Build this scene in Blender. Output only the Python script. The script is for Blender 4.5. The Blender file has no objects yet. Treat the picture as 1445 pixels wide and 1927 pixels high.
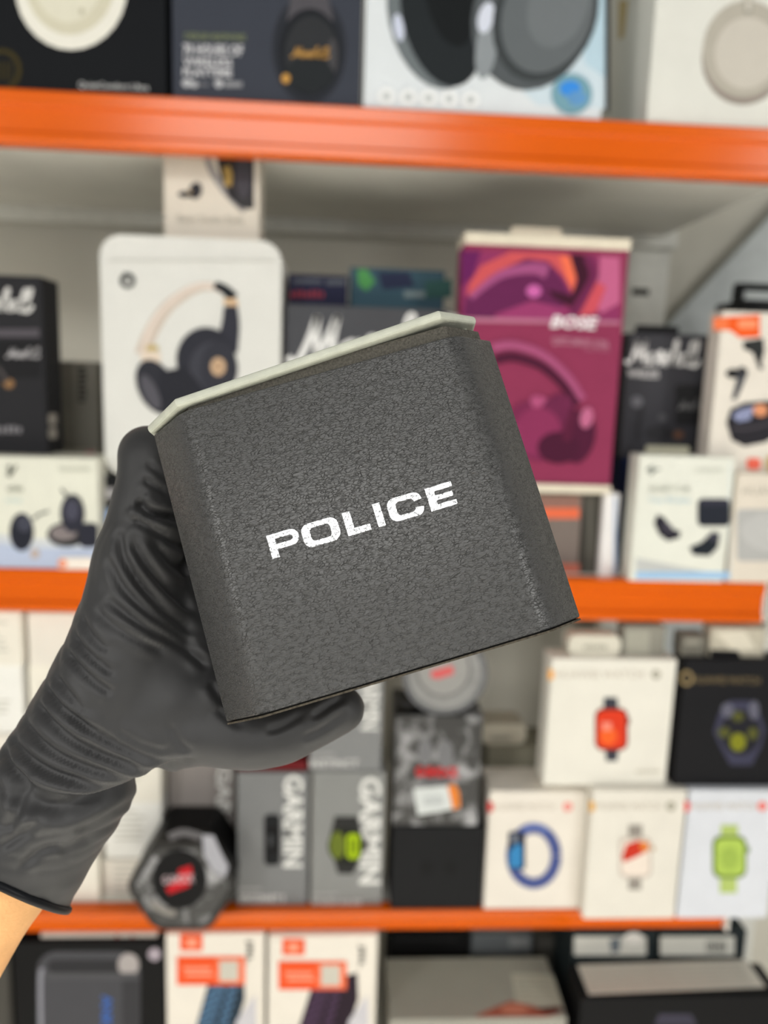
import bpy, bmesh, math, random
import numpy as np
from mathutils import Vector, Matrix

random.seed(4)
SC = bpy.context.scene
COL = SC.collection

# ------------------------------------------------------------------ camera
W, H, F = 1445.0, 1927.0, 1448.0
PITCH, YAW, ROLL = math.radians(9.358), math.radians(3.246), math.radians(1.883)
CAM = Vector((0.0, -0.85, 1.5))
fwd = Vector((math.sin(YAW) * math.cos(PITCH), math.cos(YAW) * math.cos(PITCH), -math.sin(PITCH)))
rt0 = Vector((math.cos(YAW), -math.sin(YAW), 0.0))
up0 = rt0.cross(fwd)
RT = rt0 * math.cos(ROLL) + up0 * math.sin(ROLL)
UP = up0 * math.cos(ROLL) - rt0 * math.sin(ROLL)
FW = fwd
cd = bpy.data.cameras.new('camera')
cam = bpy.data.objects.new('camera', cd)
COL.objects.link(cam)
cam.matrix_world = Matrix(((RT.x, UP.x, -FW.x, CAM.x), (RT.y, UP.y, -FW.y, CAM.y), (RT.z, UP.z, -FW.z, CAM.z), (0, 0, 0, 1)))
cd.sensor_fit = 'HORIZONTAL'
cd.sensor_width = 36.0
cd.lens = 36.0 * F / W
cd.clip_start = 0.01
cd.dof.use_dof = True
cd.dof.focus_distance = 0.213
cd.dof.aperture_fstop = 10.5
SC.camera = cam

# ------------------------------------------------------------------ world, lamps, exposure
SC.view_settings.view_transform = 'Standard'
SC.view_settings.look = 'None'
SC.view_settings.gamma = 1.0
SC.view_settings.use_curve_mapping = False
SC.view_settings.exposure = -0.44
wd = bpy.data.worlds.new('room_light')
SC.world = wd
wd.use_nodes = True
bg = wd.node_tree.nodes['Background']
bg.inputs[0].default_value = (1.0, 0.985, 0.955, 1)
bg.inputs[1].default_value = 0.32

def area(name, loc, target, sx, sy, power, color):
    ld = bpy.data.lights.new(name, 'AREA')
    ld.shape = 'RECTANGLE'
    ld.size, ld.size_y = sx, sy
    ld.energy = power
    ld.color = color
    o = bpy.data.objects.new(name, ld)
    COL.objects.link(o)
    o.location = loc
    d = Vector(target) - Vector(loc)
    o.rotation_euler = d.to_track_quat('-Z', 'Y').to_euler()
    return o

area('ceiling_lamp_panel', (-0.28, -3.5, 2.84), (0.0, 0.0, 1.2), 1.5, 0.5, 40, (1.0, 0.985, 0.95))
area('lamp_panel_left', (-2.1, -2.5, 2.0), (0.0, -0.3, 1.2), 0.5, 1.4, 36, (1.0, 0.985, 0.95))
area('lamp_panel_right', (2.1, -2.5, 2.0), (0.0, -0.3, 1.2), 0.5, 1.4, 36, (1.0, 0.985, 0.95))
dl = area('added_floor_fill', (0.0, -2.1, 2.95), (0.0, -1.9, 0.0), 1.8, 0.8, 100, (1.0, 0.985, 0.95))  # added lamp: its bounce off the floor fills the shelf undersides
dl.data.spread = math.radians(75)

# ------------------------------------------------------------------ helpers
def lin(c):
    c = c / 255.0
    return c / 12.92 if c <= 0.04045 else ((c + 0.055) / 1.055) ** 2.4

MATS = {}

def mat(rgb, rough=0.55, metal=0.0, spec=0.12, noise=0.05, nscale=60.0, bump=0.0, bscale=300.0, coat=0.0, key=''):
    k = (tuple(rgb), rough, metal, spec, noise, nscale, bump, bscale, coat, key)
    if k in MATS:
        return MATS[k]
    m = bpy.data.materials.new('material_%d' % len(MATS))
    m.use_nodes = True
    nt = m.node_tree
    b = nt.nodes['Principled BSDF']
    tc = nt.nodes.new('ShaderNodeTexCoord')
    nz = nt.nodes.new('ShaderNodeTexNoise')
    nz.inputs['Scale'].default_value = nscale
    nz.inputs['Detail'].default_value = 3
    nt.links.new(tc.outputs['Object'], nz.inputs['Vector'])
    rp = nt.nodes.new('ShaderNodeValToRGB')
    c = [lin(v) ** 1.14 for v in rgb]
    lo = [max(0, v * (1 - noise)) for v in c]
    hi = [min(1, v * (1 + noise)) for v in c]
    rp.color_ramp.elements[0].position = 0.3
    rp.color_ramp.elements[1].position = 0.7
    rp.color_ramp.elements[0].color = (*lo, 1)
    rp.color_ramp.elements[1].color = (*hi, 1)
    nt.links.new(nz.outputs['Fac'], rp.inputs['Fac'])
    nt.links.new(rp.outputs['Color'], b.inputs['Base Color'])
    b.inputs['Roughness'].default_value = rough
    b.inputs['Metallic'].default_value = metal
    b.inputs['Specular IOR Level'].default_value = spec
    b.inputs['Coat Weight'].default_value = coat
    if bump:
        n2 = nt.nodes.new('ShaderNodeTexNoise')
        n2.inputs['Scale'].default_value = bscale
        n2.inputs['Detail'].default_value = 4
        nt.links.new(tc.outputs['Object'], n2.inputs['Vector'])
        bp = nt.nodes.new('ShaderNodeBump')
        bp.inputs['Strength'].default_value = bump
        bp.inputs['Distance'].default_value = 0.001
        nt.links.new(n2.outputs['Fac'], bp.inputs['Height'])
        nt.links.new(bp.outputs['Normal'], b.inputs['Normal'])
    MATS[k] = m
    return m

def ray(px, py):
    return RT * ((px - W / 2) / F) + UP * ((H / 2 - py) / F) + FW

def onY(px, py, y):
    d = ray(px, py)
    return CAM + d * ((y - CAM.y) / d.y)

def on_plane(px, py, p0, n):
    d = ray(px, py)
    return CAM + d * ((p0 - CAM).dot(n) / d.dot(n))

def link(name, me, parent=None):
    o = bpy.data.objects.new(name, me)
    COL.objects.link(o)
    if parent is not None:
        o.parent = parent
    return o

def world_of(o):
    m = o.matrix_basis.copy()
    while o.parent is not None:
        o = o.parent
        m = o.matrix_basis @ m
    return m

def mesh_from(verts, faces, mats, fmat=None, smooth=False):
    me = bpy.data.meshes.new('mesh')
    me.from_pydata([tuple(v) for v in verts], [], faces)
    for m in mats:
        me.materials.append(m)
    if fmat:
        me.polygons.foreach_set('material_index', fmat)
    if smooth:
        me.polygons.foreach_set('use_smooth', [True] * len(me.polygons))
    me.update()
    return me

def part(name, parent, verts, faces, mats, fmat=None, smooth=False):
    """child mesh from WORLD verts"""
    inv = world_of(parent).inverted()
    me = mesh_from([inv @ Vector(v) for v in verts], faces, mats, fmat, smooth)
    return link(name, me, parent)

def tag(o, label, cat, group=None, kind=None):
    if label:
        o['label'] = label
    if cat:
        o['category'] = cat
    if group:
        o['group'] = group
    if kind:
        o['kind'] = kind
    return o

def bm_box(x0, x1, y0, y1, z0, z1, bev=0.0, seg=2):
    bm = bmesh.new()
    vs = [bm.verts.new((x, y, z)) for x in (x0, x1) for y in (y0, y1) for z in (z0, z1)]
    for f in ((0, 1, 3, 2), (4, 6, 7, 5), (0, 4, 5, 1), (2, 3, 7, 6), (0, 2, 6, 4), (1, 5, 7, 3)):
        bm.faces.new([vs[i] for i in f])
    if bev:
        bmesh.ops.bevel(bm, geom=bm.edges[:], offset=bev, segments=seg, profile=0.5, affect='EDGES')
    bmesh.ops.recalc_face_normals(bm, faces=bm.faces[:])
    return bm

def bm_prism(outline, h0, h1, axis='y', bev=0.0, seg=2):
    """outline: 2D list; axis y -> (x,z) outline extruded in y; axis z -> (x,y) outline extruded in z"""
    bm = bmesh.new()
    def mk(p, h):
        return bm.verts.new((p[0], h, p[1]) if axis == 'y' else (p[0], p[1], h) if axis == 'z' else (h, p[0], p[1]))
    a = [mk(p, h0) for p in outline]
    b = [mk(p, h1) for p in outline]
    fa = bm.faces.new(a)
    fb = bm.faces.new(b[::-1])
    n = len(a)
    for i in range(n):
        bm.faces.new((a[i], b[i], b[(i + 1) % n], a[(i + 1) % n]))
    if bev:
        es = list(set(fa.edges[:] + fb.edges[:]))
        bmesh.ops.bevel(bm, geom=es, offset=bev, segments=seg, profile=0.5, affect='EDGES')
    bmesh.ops.recalc_face_normals(bm, faces=bm.faces[:])
    return bm

def bm_obj(name, bm, m, parent=None, loc=None, smooth=False):
    me = bpy.data.meshes.new('mesh')
    bm.to_mesh(me)
    bm.free()
    for q in (m if isinstance(m, (list, tuple)) else [m]):
        me.materials.append(q)
    if smooth:
        me.polygons.foreach_set('use_smooth', [True] * len(me.polygons))
    o = link(name, me, parent)
    if loc is not None:
        o.location = loc
    return o

def rrect(x0, y0, x1, y1, r, n=5):
    pts = []
    for cx, cy, a0 in ((x1 - r, y0 + r, -90), (x1 - r, y1 - r, 0), (x0 + r, y1 - r, 90), (x0 + r, y0 + r, 180)):
        for i in range(n + 1):
            a = math.radians(a0 + 90 * i / n)
            pts.append((cx + r * math.cos(a), cy + r * math.sin(a)))
    return pts

def ell(cx, cy, rx, ry, rot=0, n=28, a0=0, a1=360):
    c, s = math.cos(math.radians(rot)), math.sin(math.radians(rot))
    out = []
    full = abs(a1 - a0) >= 360
    for i in range(n if full else n + 1):
        a = math.radians(a0 + (a1 - a0) * i / n)
        x, y = rx * math.cos(a), ry * math.sin(a)
        out.append((cx + x * c - y * s, cy + x * s + y * c))
    return out

def smoothline(pts, n=6):
    if len(pts) < 3:
        return pts
    P = [pts[0]] + list(pts) + [pts[-1]]
    out = []
    for i in range(1, len(P) - 2):
        p0, p1, p2, p3 = P[i - 1], P[i], P[i + 1], P[i + 2]
        for k in range(n):
            t = k / n
            out.append(tuple(0.5 * (2 * p1[j] + (p2[j] - p0[j]) * t + (2 * p0[j] - 5 * p1[j] + 4 * p2[j] - p3[j]) * t * t
                                    + (3 * p1[j] - p0[j] - 3 * p2[j] + p3[j]) * t ** 3) for j in range(2)))
    out.append(tuple(pts[-1]))
    return out

def ribbon(pts, w, w2=None, curve=True):
    """list of quads along a line"""
    L = smoothline(pts) if curve else list(pts)
    n = len(L)
    w2 = w if w2 is None else w2
    left, right = [], []
    for i, p in enumerate(L):
        a = L[max(0, i - 1)]
        b = L[min(n - 1, i + 1)]
        dx, dy = b[0] - a[0], b[1] - a[1]
        d = math.hypot(dx, dy) or 1
        ww = (w + (w2 - w) * i / max(1, n - 1)) / 2
        left.append((p[0] - dy / d * ww, p[1] + dx / d * ww))
        right.append((p[0] + dy / d * ww, p[1] - dx / d * ww))
    return [[left[i], left[i + 1], right[i + 1], right[i]] for i in range(n - 1)]

def rect(x0, y0, x1, y1):
    return [(x0, y0), (x1, y0), (x1, y1), (x0, y1)]

class Face:
    """a plane of a thing that takes print"""
    def __init__(self, obj, p0, n):
        self.o, self.p0, self.n = obj, Vector(p0), Vector(n).normalized()
        self.layer = 1

    def pt(self, p, k):
        return on_plane(p[0], p[1], self.p0, self.n) + self.n * (0.00012 * k)

    def draw(self, name, shapes, rough=0.55, metal=0.0, label=None):
        """shapes: (rgb, polygon or list of polygons) from back to front, in photograph pixels on this face"""
        V, Fc, FM, ms = [], [], [], []
        for rgb, polys in shapes:
            if not isinstance(polys[0][0], (list, tuple)):
                polys = [polys]
            m = mat(rgb, rough, metal, noise=0.02)
            if m not in ms:
                ms.append(m)
            for pl in polys:
                b = len(V)
                V += [self.pt(p, self.layer) for p in pl]
                Fc.append(list(range(b, b + len(pl))))
                FM.append(ms.index(m))
            self.layer += 1
        o = part(name, self.o, V, Fc, ms, FM)
        if label:
            o['label'] = label
        return o

    def text(self, body, bl, wv, hv, rgb, bold=0.0, name='printed_lettering', rough=0.45, metal=0.0):
        cu = bpy.data.curves.new('t', 'FONT')
        cu.body = body
        cu.offset = bold
        cu.resolution_u = 2
        to = bpy.data.objects.new('t', cu)
        COL.objects.link(to)
        bpy.context.view_layer.update()
        me = bpy.data.meshes.new_from_object(to.evaluated_get(bpy.context.evaluated_depsgraph_get()))
        bpy.data.objects.remove(to)
        bpy.data.curves.remove(cu)
        vs = [v.co.copy() for v in me.vertices]
        fs = [list(p.vertices) for p in me.polygons]
        bpy.data.meshes.remove(me)
        xa, xb = min(v.x for v in vs), max(v.x for v in vs)
        ya, yb = min(v.y for v in vs), max(v.y for v in vs)
        V = []
        for v in vs:
            u, t = (v.x - xa) / (xb - xa), (v.y - ya) / (yb - ya)
            V.append(self.pt((bl[0] + wv[0] * u + hv[0] * t, bl[1] + wv[1] * u + hv[1] * t), self.layer))
        self.layer += 1
        return part(name, self.o, V, fs, [mat(rgb, rough, metal, noise=0.02)])

def unread(f, bl, wv, hv, rgb, n=7):
    """a word too blurred to read: a row of small upright marks"""
    pl = []
    for i in range(n):
        a, b = i / n, (i + 0.68) / n
        h = 1.0 if i % 3 else 0.8
        pl.append([(bl[0] + wv[0] * t + hv[0] * u, bl[1] + wv[1] * t + hv[1] * u) for t, u in ((a, 0), (b, 0), (b, h), (a, h))])
    f.draw('printed_fine_text', [(rgb, pl)])

def carton(name, label, cat, x0, x1, yt, zb, v, depth, rgb, group=None, bev=0.0012, round_r=0.0, ym=None, rough=0.55,
           slant=0.0, yaw=0.0, zt=None):
    """a standing carton: left/right edge and top from the photograph on the plane y=v, base on its support"""
    xm = (x0 + x1) / 2
    if zt is None:
        zt = onY(xm, yt, v).z
    # pixel row at mid height
    if ym is None:
        zc = (zt + zb) / 2
        a, b = yt, yt + 900
        for _ in range(40):
            c = (a + b) / 2
            if onY(xm, c, v).z > zc:
                a = c
            else:
                b = c
        ym = a
    X0, X1 = onY(x0, ym, v).x, onY(x1, ym, v).x
    w, h = X1 - X0, zt - zb
    m = mat(rgb, rough, noise=0.03, nscale=25)
    if round_r:
        bm = bm_prism(rrect(-w / 2, 0, w / 2, h, round_r, 7), 0, depth, 'y', bev, 2)
    else:
        bm = bm_box(-w / 2, w / 2, 0, depth, 0, h, bev, 2)
    o = bm_obj(name, bm, m)
    o.location = ((X0 + X1) / 2, v, zb)
    o.rotation_euler = (0, 0, yaw)
    tag(o, label, cat, group)
    n = Vector((math.sin(yaw), -math.cos(yaw), 0))
    f = Face(o, o.location, n)
    f.zt, f.X0, f.X1, f.w, f.h, f.depth = zt, X0, X1, w, h, depth
    return f

def lid_line(f, zfrac, rgb):
    """thin recessed joint between lid and base of a rigid carton, as a dark band wrapped round it"""
    w, h, d = f.w, f.h, f.depth
    z = h * zfrac
    bm = bm_box(-w / 2 - 0.0002, w / 2 + 0.0002, -0.0002, d + 0.0002, z, z + 0.0008)
    return bm_obj('lid_seam', bm, mat(rgb, 0.6), f.o)

def hang_tab(f, x0, x1, y0, rgb, back=0.0):
    """flat hanging tab rising from the carton's top rear edge, with a slot"""
    a, b = onY(x0, y0, f.p0.y + back), onY(x1, y0, f.p0.y + back)
    h = a.z - f.zt
    cx = (a.x + b.x) / 2 - f.o.location.x
    w = abs(b.x - a.x)
    ow = rrect(cx - w / 2, f.h - 0.001, cx + w / 2, f.h + h, min(0.3 * h, 0.008), 4)
    bm = bm_prism(ow, back, back + 0.0015, 'y')
    t = bm_obj('hang_tab', bm, mat(rgb, 0.5), f.o)
    return t

MARSH = [
    [(0.0, .2), (.03, .1), (.08, .14), (.15, .5), (.22, 1.0)],
    [(.22, 1.0), (.21, .55), (.215, .15)],
    [(.215, .15), (.29, .55), (.37, 1.0)],
    [(.37, 1.0), (.335, .5), (.34, .1), (.38, .2)],
    [(.46, .5), (.40, .38), (.39, .1), (.44, .18), (.48, .52), (.455, .12), (.5, .2)],
    [(.5, .2), (.54, .55), (.57, .5), (.55, .1), (.6, .2)],
    [(.6, .2), (.65, .56), (.66, .25), (.61, .06), (.67, .16)],
    [(.67, .1), (.735, .5), (.77, .96), (.74, .9), (.69, .08), (.74, .46), (.775, .42), (.755, .1), (.79, .2)],
    [(.86, .5), (.80, .38), (.79, .1), (.84, .18), (.88, .52), (.855, .12), (.88, .2)],
    [(.88, .2), (.95, .6), (.97, .95), (.94, .85), (.9, .1), (.93, .12)],
    [(.93, .15), (1.0, .6), (1.025, .98), (.99, .85), (.95, .1), (1.0, .08), (1.04, .3)],
]

def script_logo(f, x0, y0, w, h, rgb, slope=0.0, wt=0.13, xclip=-1e9):
    polys = []
    for st in MARSH:
        wx = lambda x: x * 0.79 if x < 0.38 else 0.30 + (x - 0.38) * 1.12
        L = [(x0 + wx(x) * w, y0 + slope * x * w - y * h) for x, y in st]
        if max(p[0] for p in L) < xclip:
            continue
        for q in ribbon(L, wt * h):
            polys.append([(max(p[0], xclip), p[1]) for p in q])
    f.draw('printed_script_logo', [(rgb, polys)])

# ------------------------------------------------------------------ setting
ZT, ZM, ZB, ZL = 1.5 + 0.2825, 1.5 - 0.2136, 1.5 - 0.637, 0.60
WALL = mat((212, 209, 198), 0.6, noise=0.05, nscale=5, bump=0.15, bscale=80)
wb = bm_obj('wall_back', bm_box(-2.2, 2.2, 0.46, 0.52, 0.0, 2.9), WALL)
wb['kind'] = 'structure'
fl = bm_obj('floor', bm_box(-2.2, 2.2, -3.2, 0.52, -0.06, 0.0), mat((226, 223, 215), 0.35, noise=0.05, nscale=4))
fl['kind'] = 'structure'

# ------------------------------------------------------------------ shelving rack
rack = bpy.data.objects.new('shelving_rack', None)
COL.objects.link(rack)
tag(rack, 'metal shelving rack with glossy orange front beams and grey boards', 'shelf')
ORANGE = mat((222, 106, 0), 0.2, spec=0.36, noise=0.04, nscale=9)
GREYM = mat((228, 226, 218), 0.45, noise=0.05, nscale=12)
POSTM = mat((224, 224, 217), 0.4, noise=0.05)
XL, XR = -0.95, 0.4988

def beam(ztop, hgt):
    h = hgt
    prof = [(0.018, 0), (0.002, 0), (0.0, -0.002), (0.0, -0.26 * h), (0.0035, -0.32 * h), (0.0035, -0.74 * h),
            (0.0, -0.80 * h), (0.0, -h + 0.004), (0.002, -h + 0.001), (0.005, -h), (0.018, -h)]
    if ztop == ZB:      # the lower beam is a thinner rail whose face leans back under the board
        prof = [(0.02, 0), (0.002, 0), (0.0, -0.002), (0.0, -0.005), (0.011, -0.8 * h), (0.0095, -h + 0.003), (0.012, -h), (0.02, -h)]
    bm = bm_prism([(y, ztop + z) for y, z in prof], XL, XR, 'x')
    o = bm_obj('front_beam', bm, ORANGE, rack)
    # end bracket
    bm_obj('beam_end_plate', bm_box(XR, XR + 0.004, 0.0005, 0.03, ztop - h + 0.002, ztop - 0.002, 0.0008), POSTM, o)

for z, h in ((ZT, 0.0528), (ZM, 0.05), (ZB, 0.034), (ZL, 0.04)):
    beam(z, h)
    bm_obj('shelf_board', bm_box(XL, XR, 0.0185, 0.385, z - 0.036 if z == ZT else z - 0.025, z), GREYM, rack)
    bm_obj('rear_beam', bm_box(XL, XR + 0.02, 0.386, 0.404, z - 0.056, z - 0.028, 0.003), POSTM, rack)
for x in (XL, XR + 0.005):
    for y in (0.10, 0.405):
        fx = 0.06 if (x > 0 and y < 0.3) else 0.0
        ps = bm_obj('upright_post', bm_box(x + fx - (0.055 if y > 0.3 else 0.0), x + fx + (0.012 if y > 0.3 else 0.035), y, y + 0.035, 0.0, 2.3, 0.002), POSTM, rack)
        if x > 0 and y > 0.3:
            for i in range(12):
                zz = 1.661 - 0.05 * (i - 4) * 2
                bm_obj('post_slot', bm_box(x - 0.046, x - 0.018, y - 0.0006, y + 0.001, zz - 0.005, zz + 0.005), mat((40, 39, 36), 0.7), ps)
# added pale panel: its sloping edge stands in for a shadow line on the wall
pn = bm_obj('lit_wall_panel_1', bm_prism([(0.535, 0.9), (0.9, 0.9), (0.9, 2.04), (0.53, 1.612)], 0.425, 0.445, 'y', 0.001), mat((196, 201, 201), 0.5))
pn['kind'] = 'structure'

CREAM = (226, 222, 208)
WHITE = (232, 231, 222)
BLACK = (26, 27, 29)

# ------------------------------------------------------------------ top shelf cartons
f = carton('headphone_carton', 'black headphone carton with cream ear cup print on the top shelf', 'carton', -150, 312, -190, ZT, 0.006, 0.12, (24, 27, 31))
f.draw('printed_ear_cup', [((232, 230, 220), ell(134, -22, 105, 116)), ((212, 208, 188), ell(132, -38, 86, 104)), ((222, 219, 202), ell(128, -45, 66, 88)), ((190, 186, 165), ell(154, 22, 5, 6))])
f.draw('printed_emblem', [((72, 64, 32), ell(4, 132, 37, 40)), ((24, 27, 31), ell(4, 132, 28, 31)), ((66, 59, 30), [rect(x, 116, x + 4, 152) for x in (-14, -6, 2, 10, 18)])])
f.text('QuietComfort Ultra', (148, 167), (132, 6), (0.5, -13), (205, 205, 205), 0.01)
f = carton('headphone_carton', 'slate grey headphone carton with white block lettering on the top shelf', 'carton', 323, 683, -190, ZT, 0.006, 0.13, (70, 74, 84))
f.draw('printed_headphone', [((52, 55, 62), ell(582, 92, 70, 104)), ((92, 90, 95), [(552, -30), (612, -30), (628, 40), (584, 26), (540, 40)]), ((40, 43, 48), ell(583, 98, 58, 82)), ((58, 60, 63), ell(586, 102, 50, 72)), ((82, 81, 84), ell(626, 106, 9, 34)), ((46, 50, 53), ell(582, 140, 46, 32))])
f.text('OVER-EAR HEADPHONES', (347, 74), (115, 3), (0, -12), (140, 148, 112), 0.01)
for s, y0, w, h in (('70 HOURS OF', 104, 112, 21), ('WIRELESS', 124, 92, 15), ('PLAYTIME', 144, 92, 16)):
    f.text(s, (345, y0), (w, 2.5), (0, -h), (215, 215, 218), 0.025)
f.draw('printed_icon', [((190, 191, 194), [ell(352, 157, 9, 8), ell(366, 160, 7, 6), ell(412, 158, 8, 8)]), ((150, 151, 155), [rect(422, 155, 456, 165)]), ((120, 121, 126), [rect(374, 157, 394, 163)])])
script_logo(f, 548, 110, 68, 20, (196, 155, 92), 0.01, 0.17)
f.draw('printed_button', [((206, 160, 88), ell(538, 149, 8, 9))])
f = carton('headphone_carton', 'pale blue and white headphone carton with grey headphones on the top shelf', 'carton', 688, 1146, -190, ZT, 0.006, 0.12, (222, 227, 230))
f.draw('printed_backdrop', [((208, 222, 230), [(990, -170), (1144, -170), (1144, 206), (1010, 198), (930, 120)]), ((190, 213, 225), [(1080, -170), (1144, -170), (1144, 150), (1100, 120)])])
f.draw('printed_headphones', [((120, 127, 130), ell(818, 28, 88, 142, -12)), ((206, 212, 228), ell(750, 52, 10, 26, -8)), ((44, 49, 52), ell(832, 26, 76, 140, -12)), ((30, 34, 36), ell(846, -5, 44, 96, -12)),
                             ((96, 101, 104), ell(1000, 34, 112, 138, 14)), ((150, 156, 160), ell(915, 90, 20, 60, 8)), ((215, 220, 232), ell(914, 34, 15, 30, 14)), ((72, 77, 79), ell(1026, 28, 96, 130, 20)), ((110, 115, 118), ell(1030, 26, 84, 116, 20)), ((122, 127, 130), ell(1050, 10, 55, 84, 20))])
f.draw('printed_icon', [((238, 240, 240), [ell(x, 182 + (x - 727) * 0.045, 17, 17) for x in (727, 768, 806, 845, 885)]), ((185, 190, 190), [ell(x, 182 + (x - 727) * 0.045, 7, 7) for x in (727, 768, 806, 845, 885)])])
f.draw('printed_badge', [((128, 168, 182), ell(1075, 178, 38, 38)), ((70, 150, 228), ell(1072, 168, 20, 15)), ((110, 160, 205), ell(1085, 186, 18, 14))])
f.draw('printed_side_edge', [((62, 64, 66), rect(1138, -170, 1146, 214))])
f = carton('headphone_carton', 'plain white headphone carton with beige ear cup, far right of the top shelf', 'carton', 1232, 1680, -190, ZT, 0.006, 0.19, (224, 224, 217))
f.draw('printed_ear_cup', [((158, 149, 141), ell(1400, 108, 80, 90, 8)), ((186, 181, 170), ell(1402, 92, 80, 92, 8)), ((205, 200, 190), ell(1404, 100, 60, 68, 8)), ((168, 164, 154), [rect(1399, -12, 1416, 26)]), ((210, 206, 196), [rect(1403, -12, 1412, 20)])])
sf = Face(f.o, (f.X0, 0.1, ZT), (-1, 0, 0))
sf.draw('stained_edge', [((196, 178, 128), [(1164, 0), (1182, 0), (1174, 70), (1164, 75)])])

# ------------------------------------------------------------------ middle shelf cartons
f = carton('earbud_carton', 'pale earbud carton with dark round earbuds, far left of the middle shelf', 'carton', -40, 186, 860, ZM, 0.004, 0.055, (224, 224, 211))
EAR = f
f.draw('printed_backdrop', [((186, 196, 216), [(-38, 1015), (60, 1030), (184, 1030), (184, 1072), (-38, 1072)]), ((206, 210, 214), [(-38, 1000), (60, 1014), (184, 1018), (184, 1031), (60, 1031), (-38, 1016)])])
f.draw('printed_earbuds', [((48, 50, 60), ell(41, 1001, 23, 36)), ((78, 80, 92), ell(46, 985, 14, 16)), ((190, 176, 168), ell(66, 1042, 9, 9)), ((70, 74, 76), ribbon([(62, 978), (74, 968), (92, 962)], 4)),
                          ((54, 54, 56), ell(126, 1006, 37, 23)), ((140, 132, 132), ell(120, 1003, 25, 14)), ((56, 57, 68), ell(137, 966, 23, 36)), ((84, 84, 98), ell(136, 960, 13, 20)), ((54, 55, 66), rrect(150, 984, 185, 1030, 10)), ((80, 82, 82), ribbon([(116, 920), (126, 932), (134, 942)], 4)), ((84, 86, 86), ribbon([(142, 938), (156, 952)], 3))])
f.draw('printed_logo', [((105, 108, 100), ribbon([(14, 880), (20, 878), (16, 892), (20, 894), (32, 876)], 4))])
f.text('SENNHEISER', (112, 887), (58, 0), (0, -8), (188, 190, 178))
unread(f, (15, 925), (30, 0), (0, -10), (170, 172, 160))
f.text('True Wireless', (10, 945), (32, 0), (0, -8), (178, 206, 212))
f.draw('printed_label', [((236, 228, 218), rrect(112, 1048, 176, 1074, 6)), ((232, 160, 132), ell(119, 1060, 9, 9))])

f = carton('earbud_carton', 'black carton with white script logo at the left, standing on a pale earbud carton', 'carton', -150, 84, 516, EAR.zt, 0.03, 0.05, (50, 50, 53), ym=680)
f.draw('printed_band', [((96, 92, 98), rect(-120, 619, 74, 634)), ((40, 40, 42), rect(-120, 640, 76, 712))])
script_logo(f, -94, 588, 150, 44, (228, 227, 224), 0.0, 0.15)
script_logo(f, 12, 674, 60, 19, (190, 188, 190), 0.0, 0.17)
f.draw('printed_button', [((150, 118, 84), ell(17, 722, 10, 9)), ((84, 80, 80), ribbon([(-4, 690), (6, 705), (14, 718)], 8))])
unread(f, (-30, 815), (74, 0), (0, -14), (140, 138, 142))
sf = Face(f.o, (f.X1, 0.05, 1.5), (1, 0, 0))
for yy in (778, 804):
    sf.draw('printed_side_label', [((178, 172, 164), rrect(91, yy, 107, yy + 22, 5))])

f4 = carton('small_carton', 'black carton with a blue spot beneath the white headphone box', 'carton', 190, 500, 899, ZM, 0.03, 0.09, (42, 43, 46))
f4.draw('printed_spot', [((120, 165, 220), ell(203, 975, 13, 17)), ((178, 176, 178), rrect(194, 918, 218, 938, 6))])
f = carton('headphone_carton', 'white headphone carton with rounded corners and tan-banded dark headphones', 'carton', 192, 528, 447, f4.zt, 0.03, 0.10, (221, 221, 216), round_r=0.022, ym=660)
BT = f
f.draw('printed_logo', [((62, 66, 66), ell(240, 528, 15, 15)), ((222, 222, 217), ell(240, 529, 6, 6)), ((62, 66, 66), rect(233, 512, 237, 528))])
hb = [(268, 668), (278, 630), (302, 588), (340, 554), (372, 538), (402, 540), (416, 552)]
f.draw('printed_headphones', [((206, 194, 182), ribbon([(268, 668), (284, 626), (312, 582), (348, 553), (378, 540), (404, 540)], 30, 14)), ((226, 214, 204), ribbon(hb, 8)),
                             ((196, 176, 120), rect(275, 650, 298, 660)), ((226, 212, 196), rect(266, 662, 302, 684)),
                             ((46, 50, 54), ribbon([(404, 536), (424, 546), (440, 562)], 14, 22)), ((214, 186, 154), [(420, 562), (446, 562), (449, 578), (422, 574)]),
                             ((62, 63, 72), ribbon([(434, 576), (434, 612), (426, 660)], 24, 44)),
                             ((58, 59, 67), ell(388, 676, 56, 60)), ((74, 75, 83), ell(402, 694, 46, 52)), ((64, 65, 73), ell(412, 694, 34, 52)),
                             ((58, 59, 66), ell(294, 728, 34, 54, -25)), ((52, 53, 60), [(300, 700), (350, 690), (390, 740), (340, 790), (300, 770)]), ((96, 95, 102), ell(284, 738, 13, 36, -25)), ((206, 178, 148), ell(411, 690, 14, 17)), ((150, 120, 96), [(408, 682), (412, 680), (415, 698), (409, 696)])])
lid = f.draw('lid_edge', [((208, 208, 202), rect(205, 489, 516, 491.5))])
f = carton('earbud_carton', 'small cream carton on top of the white headphone box, under the top beam', 'carton', 308, 488, 262, BT.zt, 0.05, 0.05, (219, 213, 201), ym=370)
f.draw('printed_case', [((150, 148, 148), ribbon([(385, 250), (394, 310), (425, 360), (462, 395)], 10, 16)), ((58, 57, 60), [(400, 262), (478, 262), (478, 392), (452, 390), (430, 370), (414, 330)]), ((82, 80, 86), ell(458, 330, 15, 48, 0)), ((176, 150, 92), ribbon([(425, 314), (430, 330), (428, 350)], 14)), ((70, 70, 72), [(440, 372), (476, 372), (476, 394), (456, 392)])])
f.draw('printed_earbud', [((62, 62, 66), ell(368, 359, 12, 16, 15)), ((58, 58, 62), ell(349, 366, 14, 6)), ((180, 158, 120), ell(358, 362, 3, 3))])
f.text('Beats Studio Buds', (334, 418), (124, 3), (0, -13), (192, 188, 178), 0.01)
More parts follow.
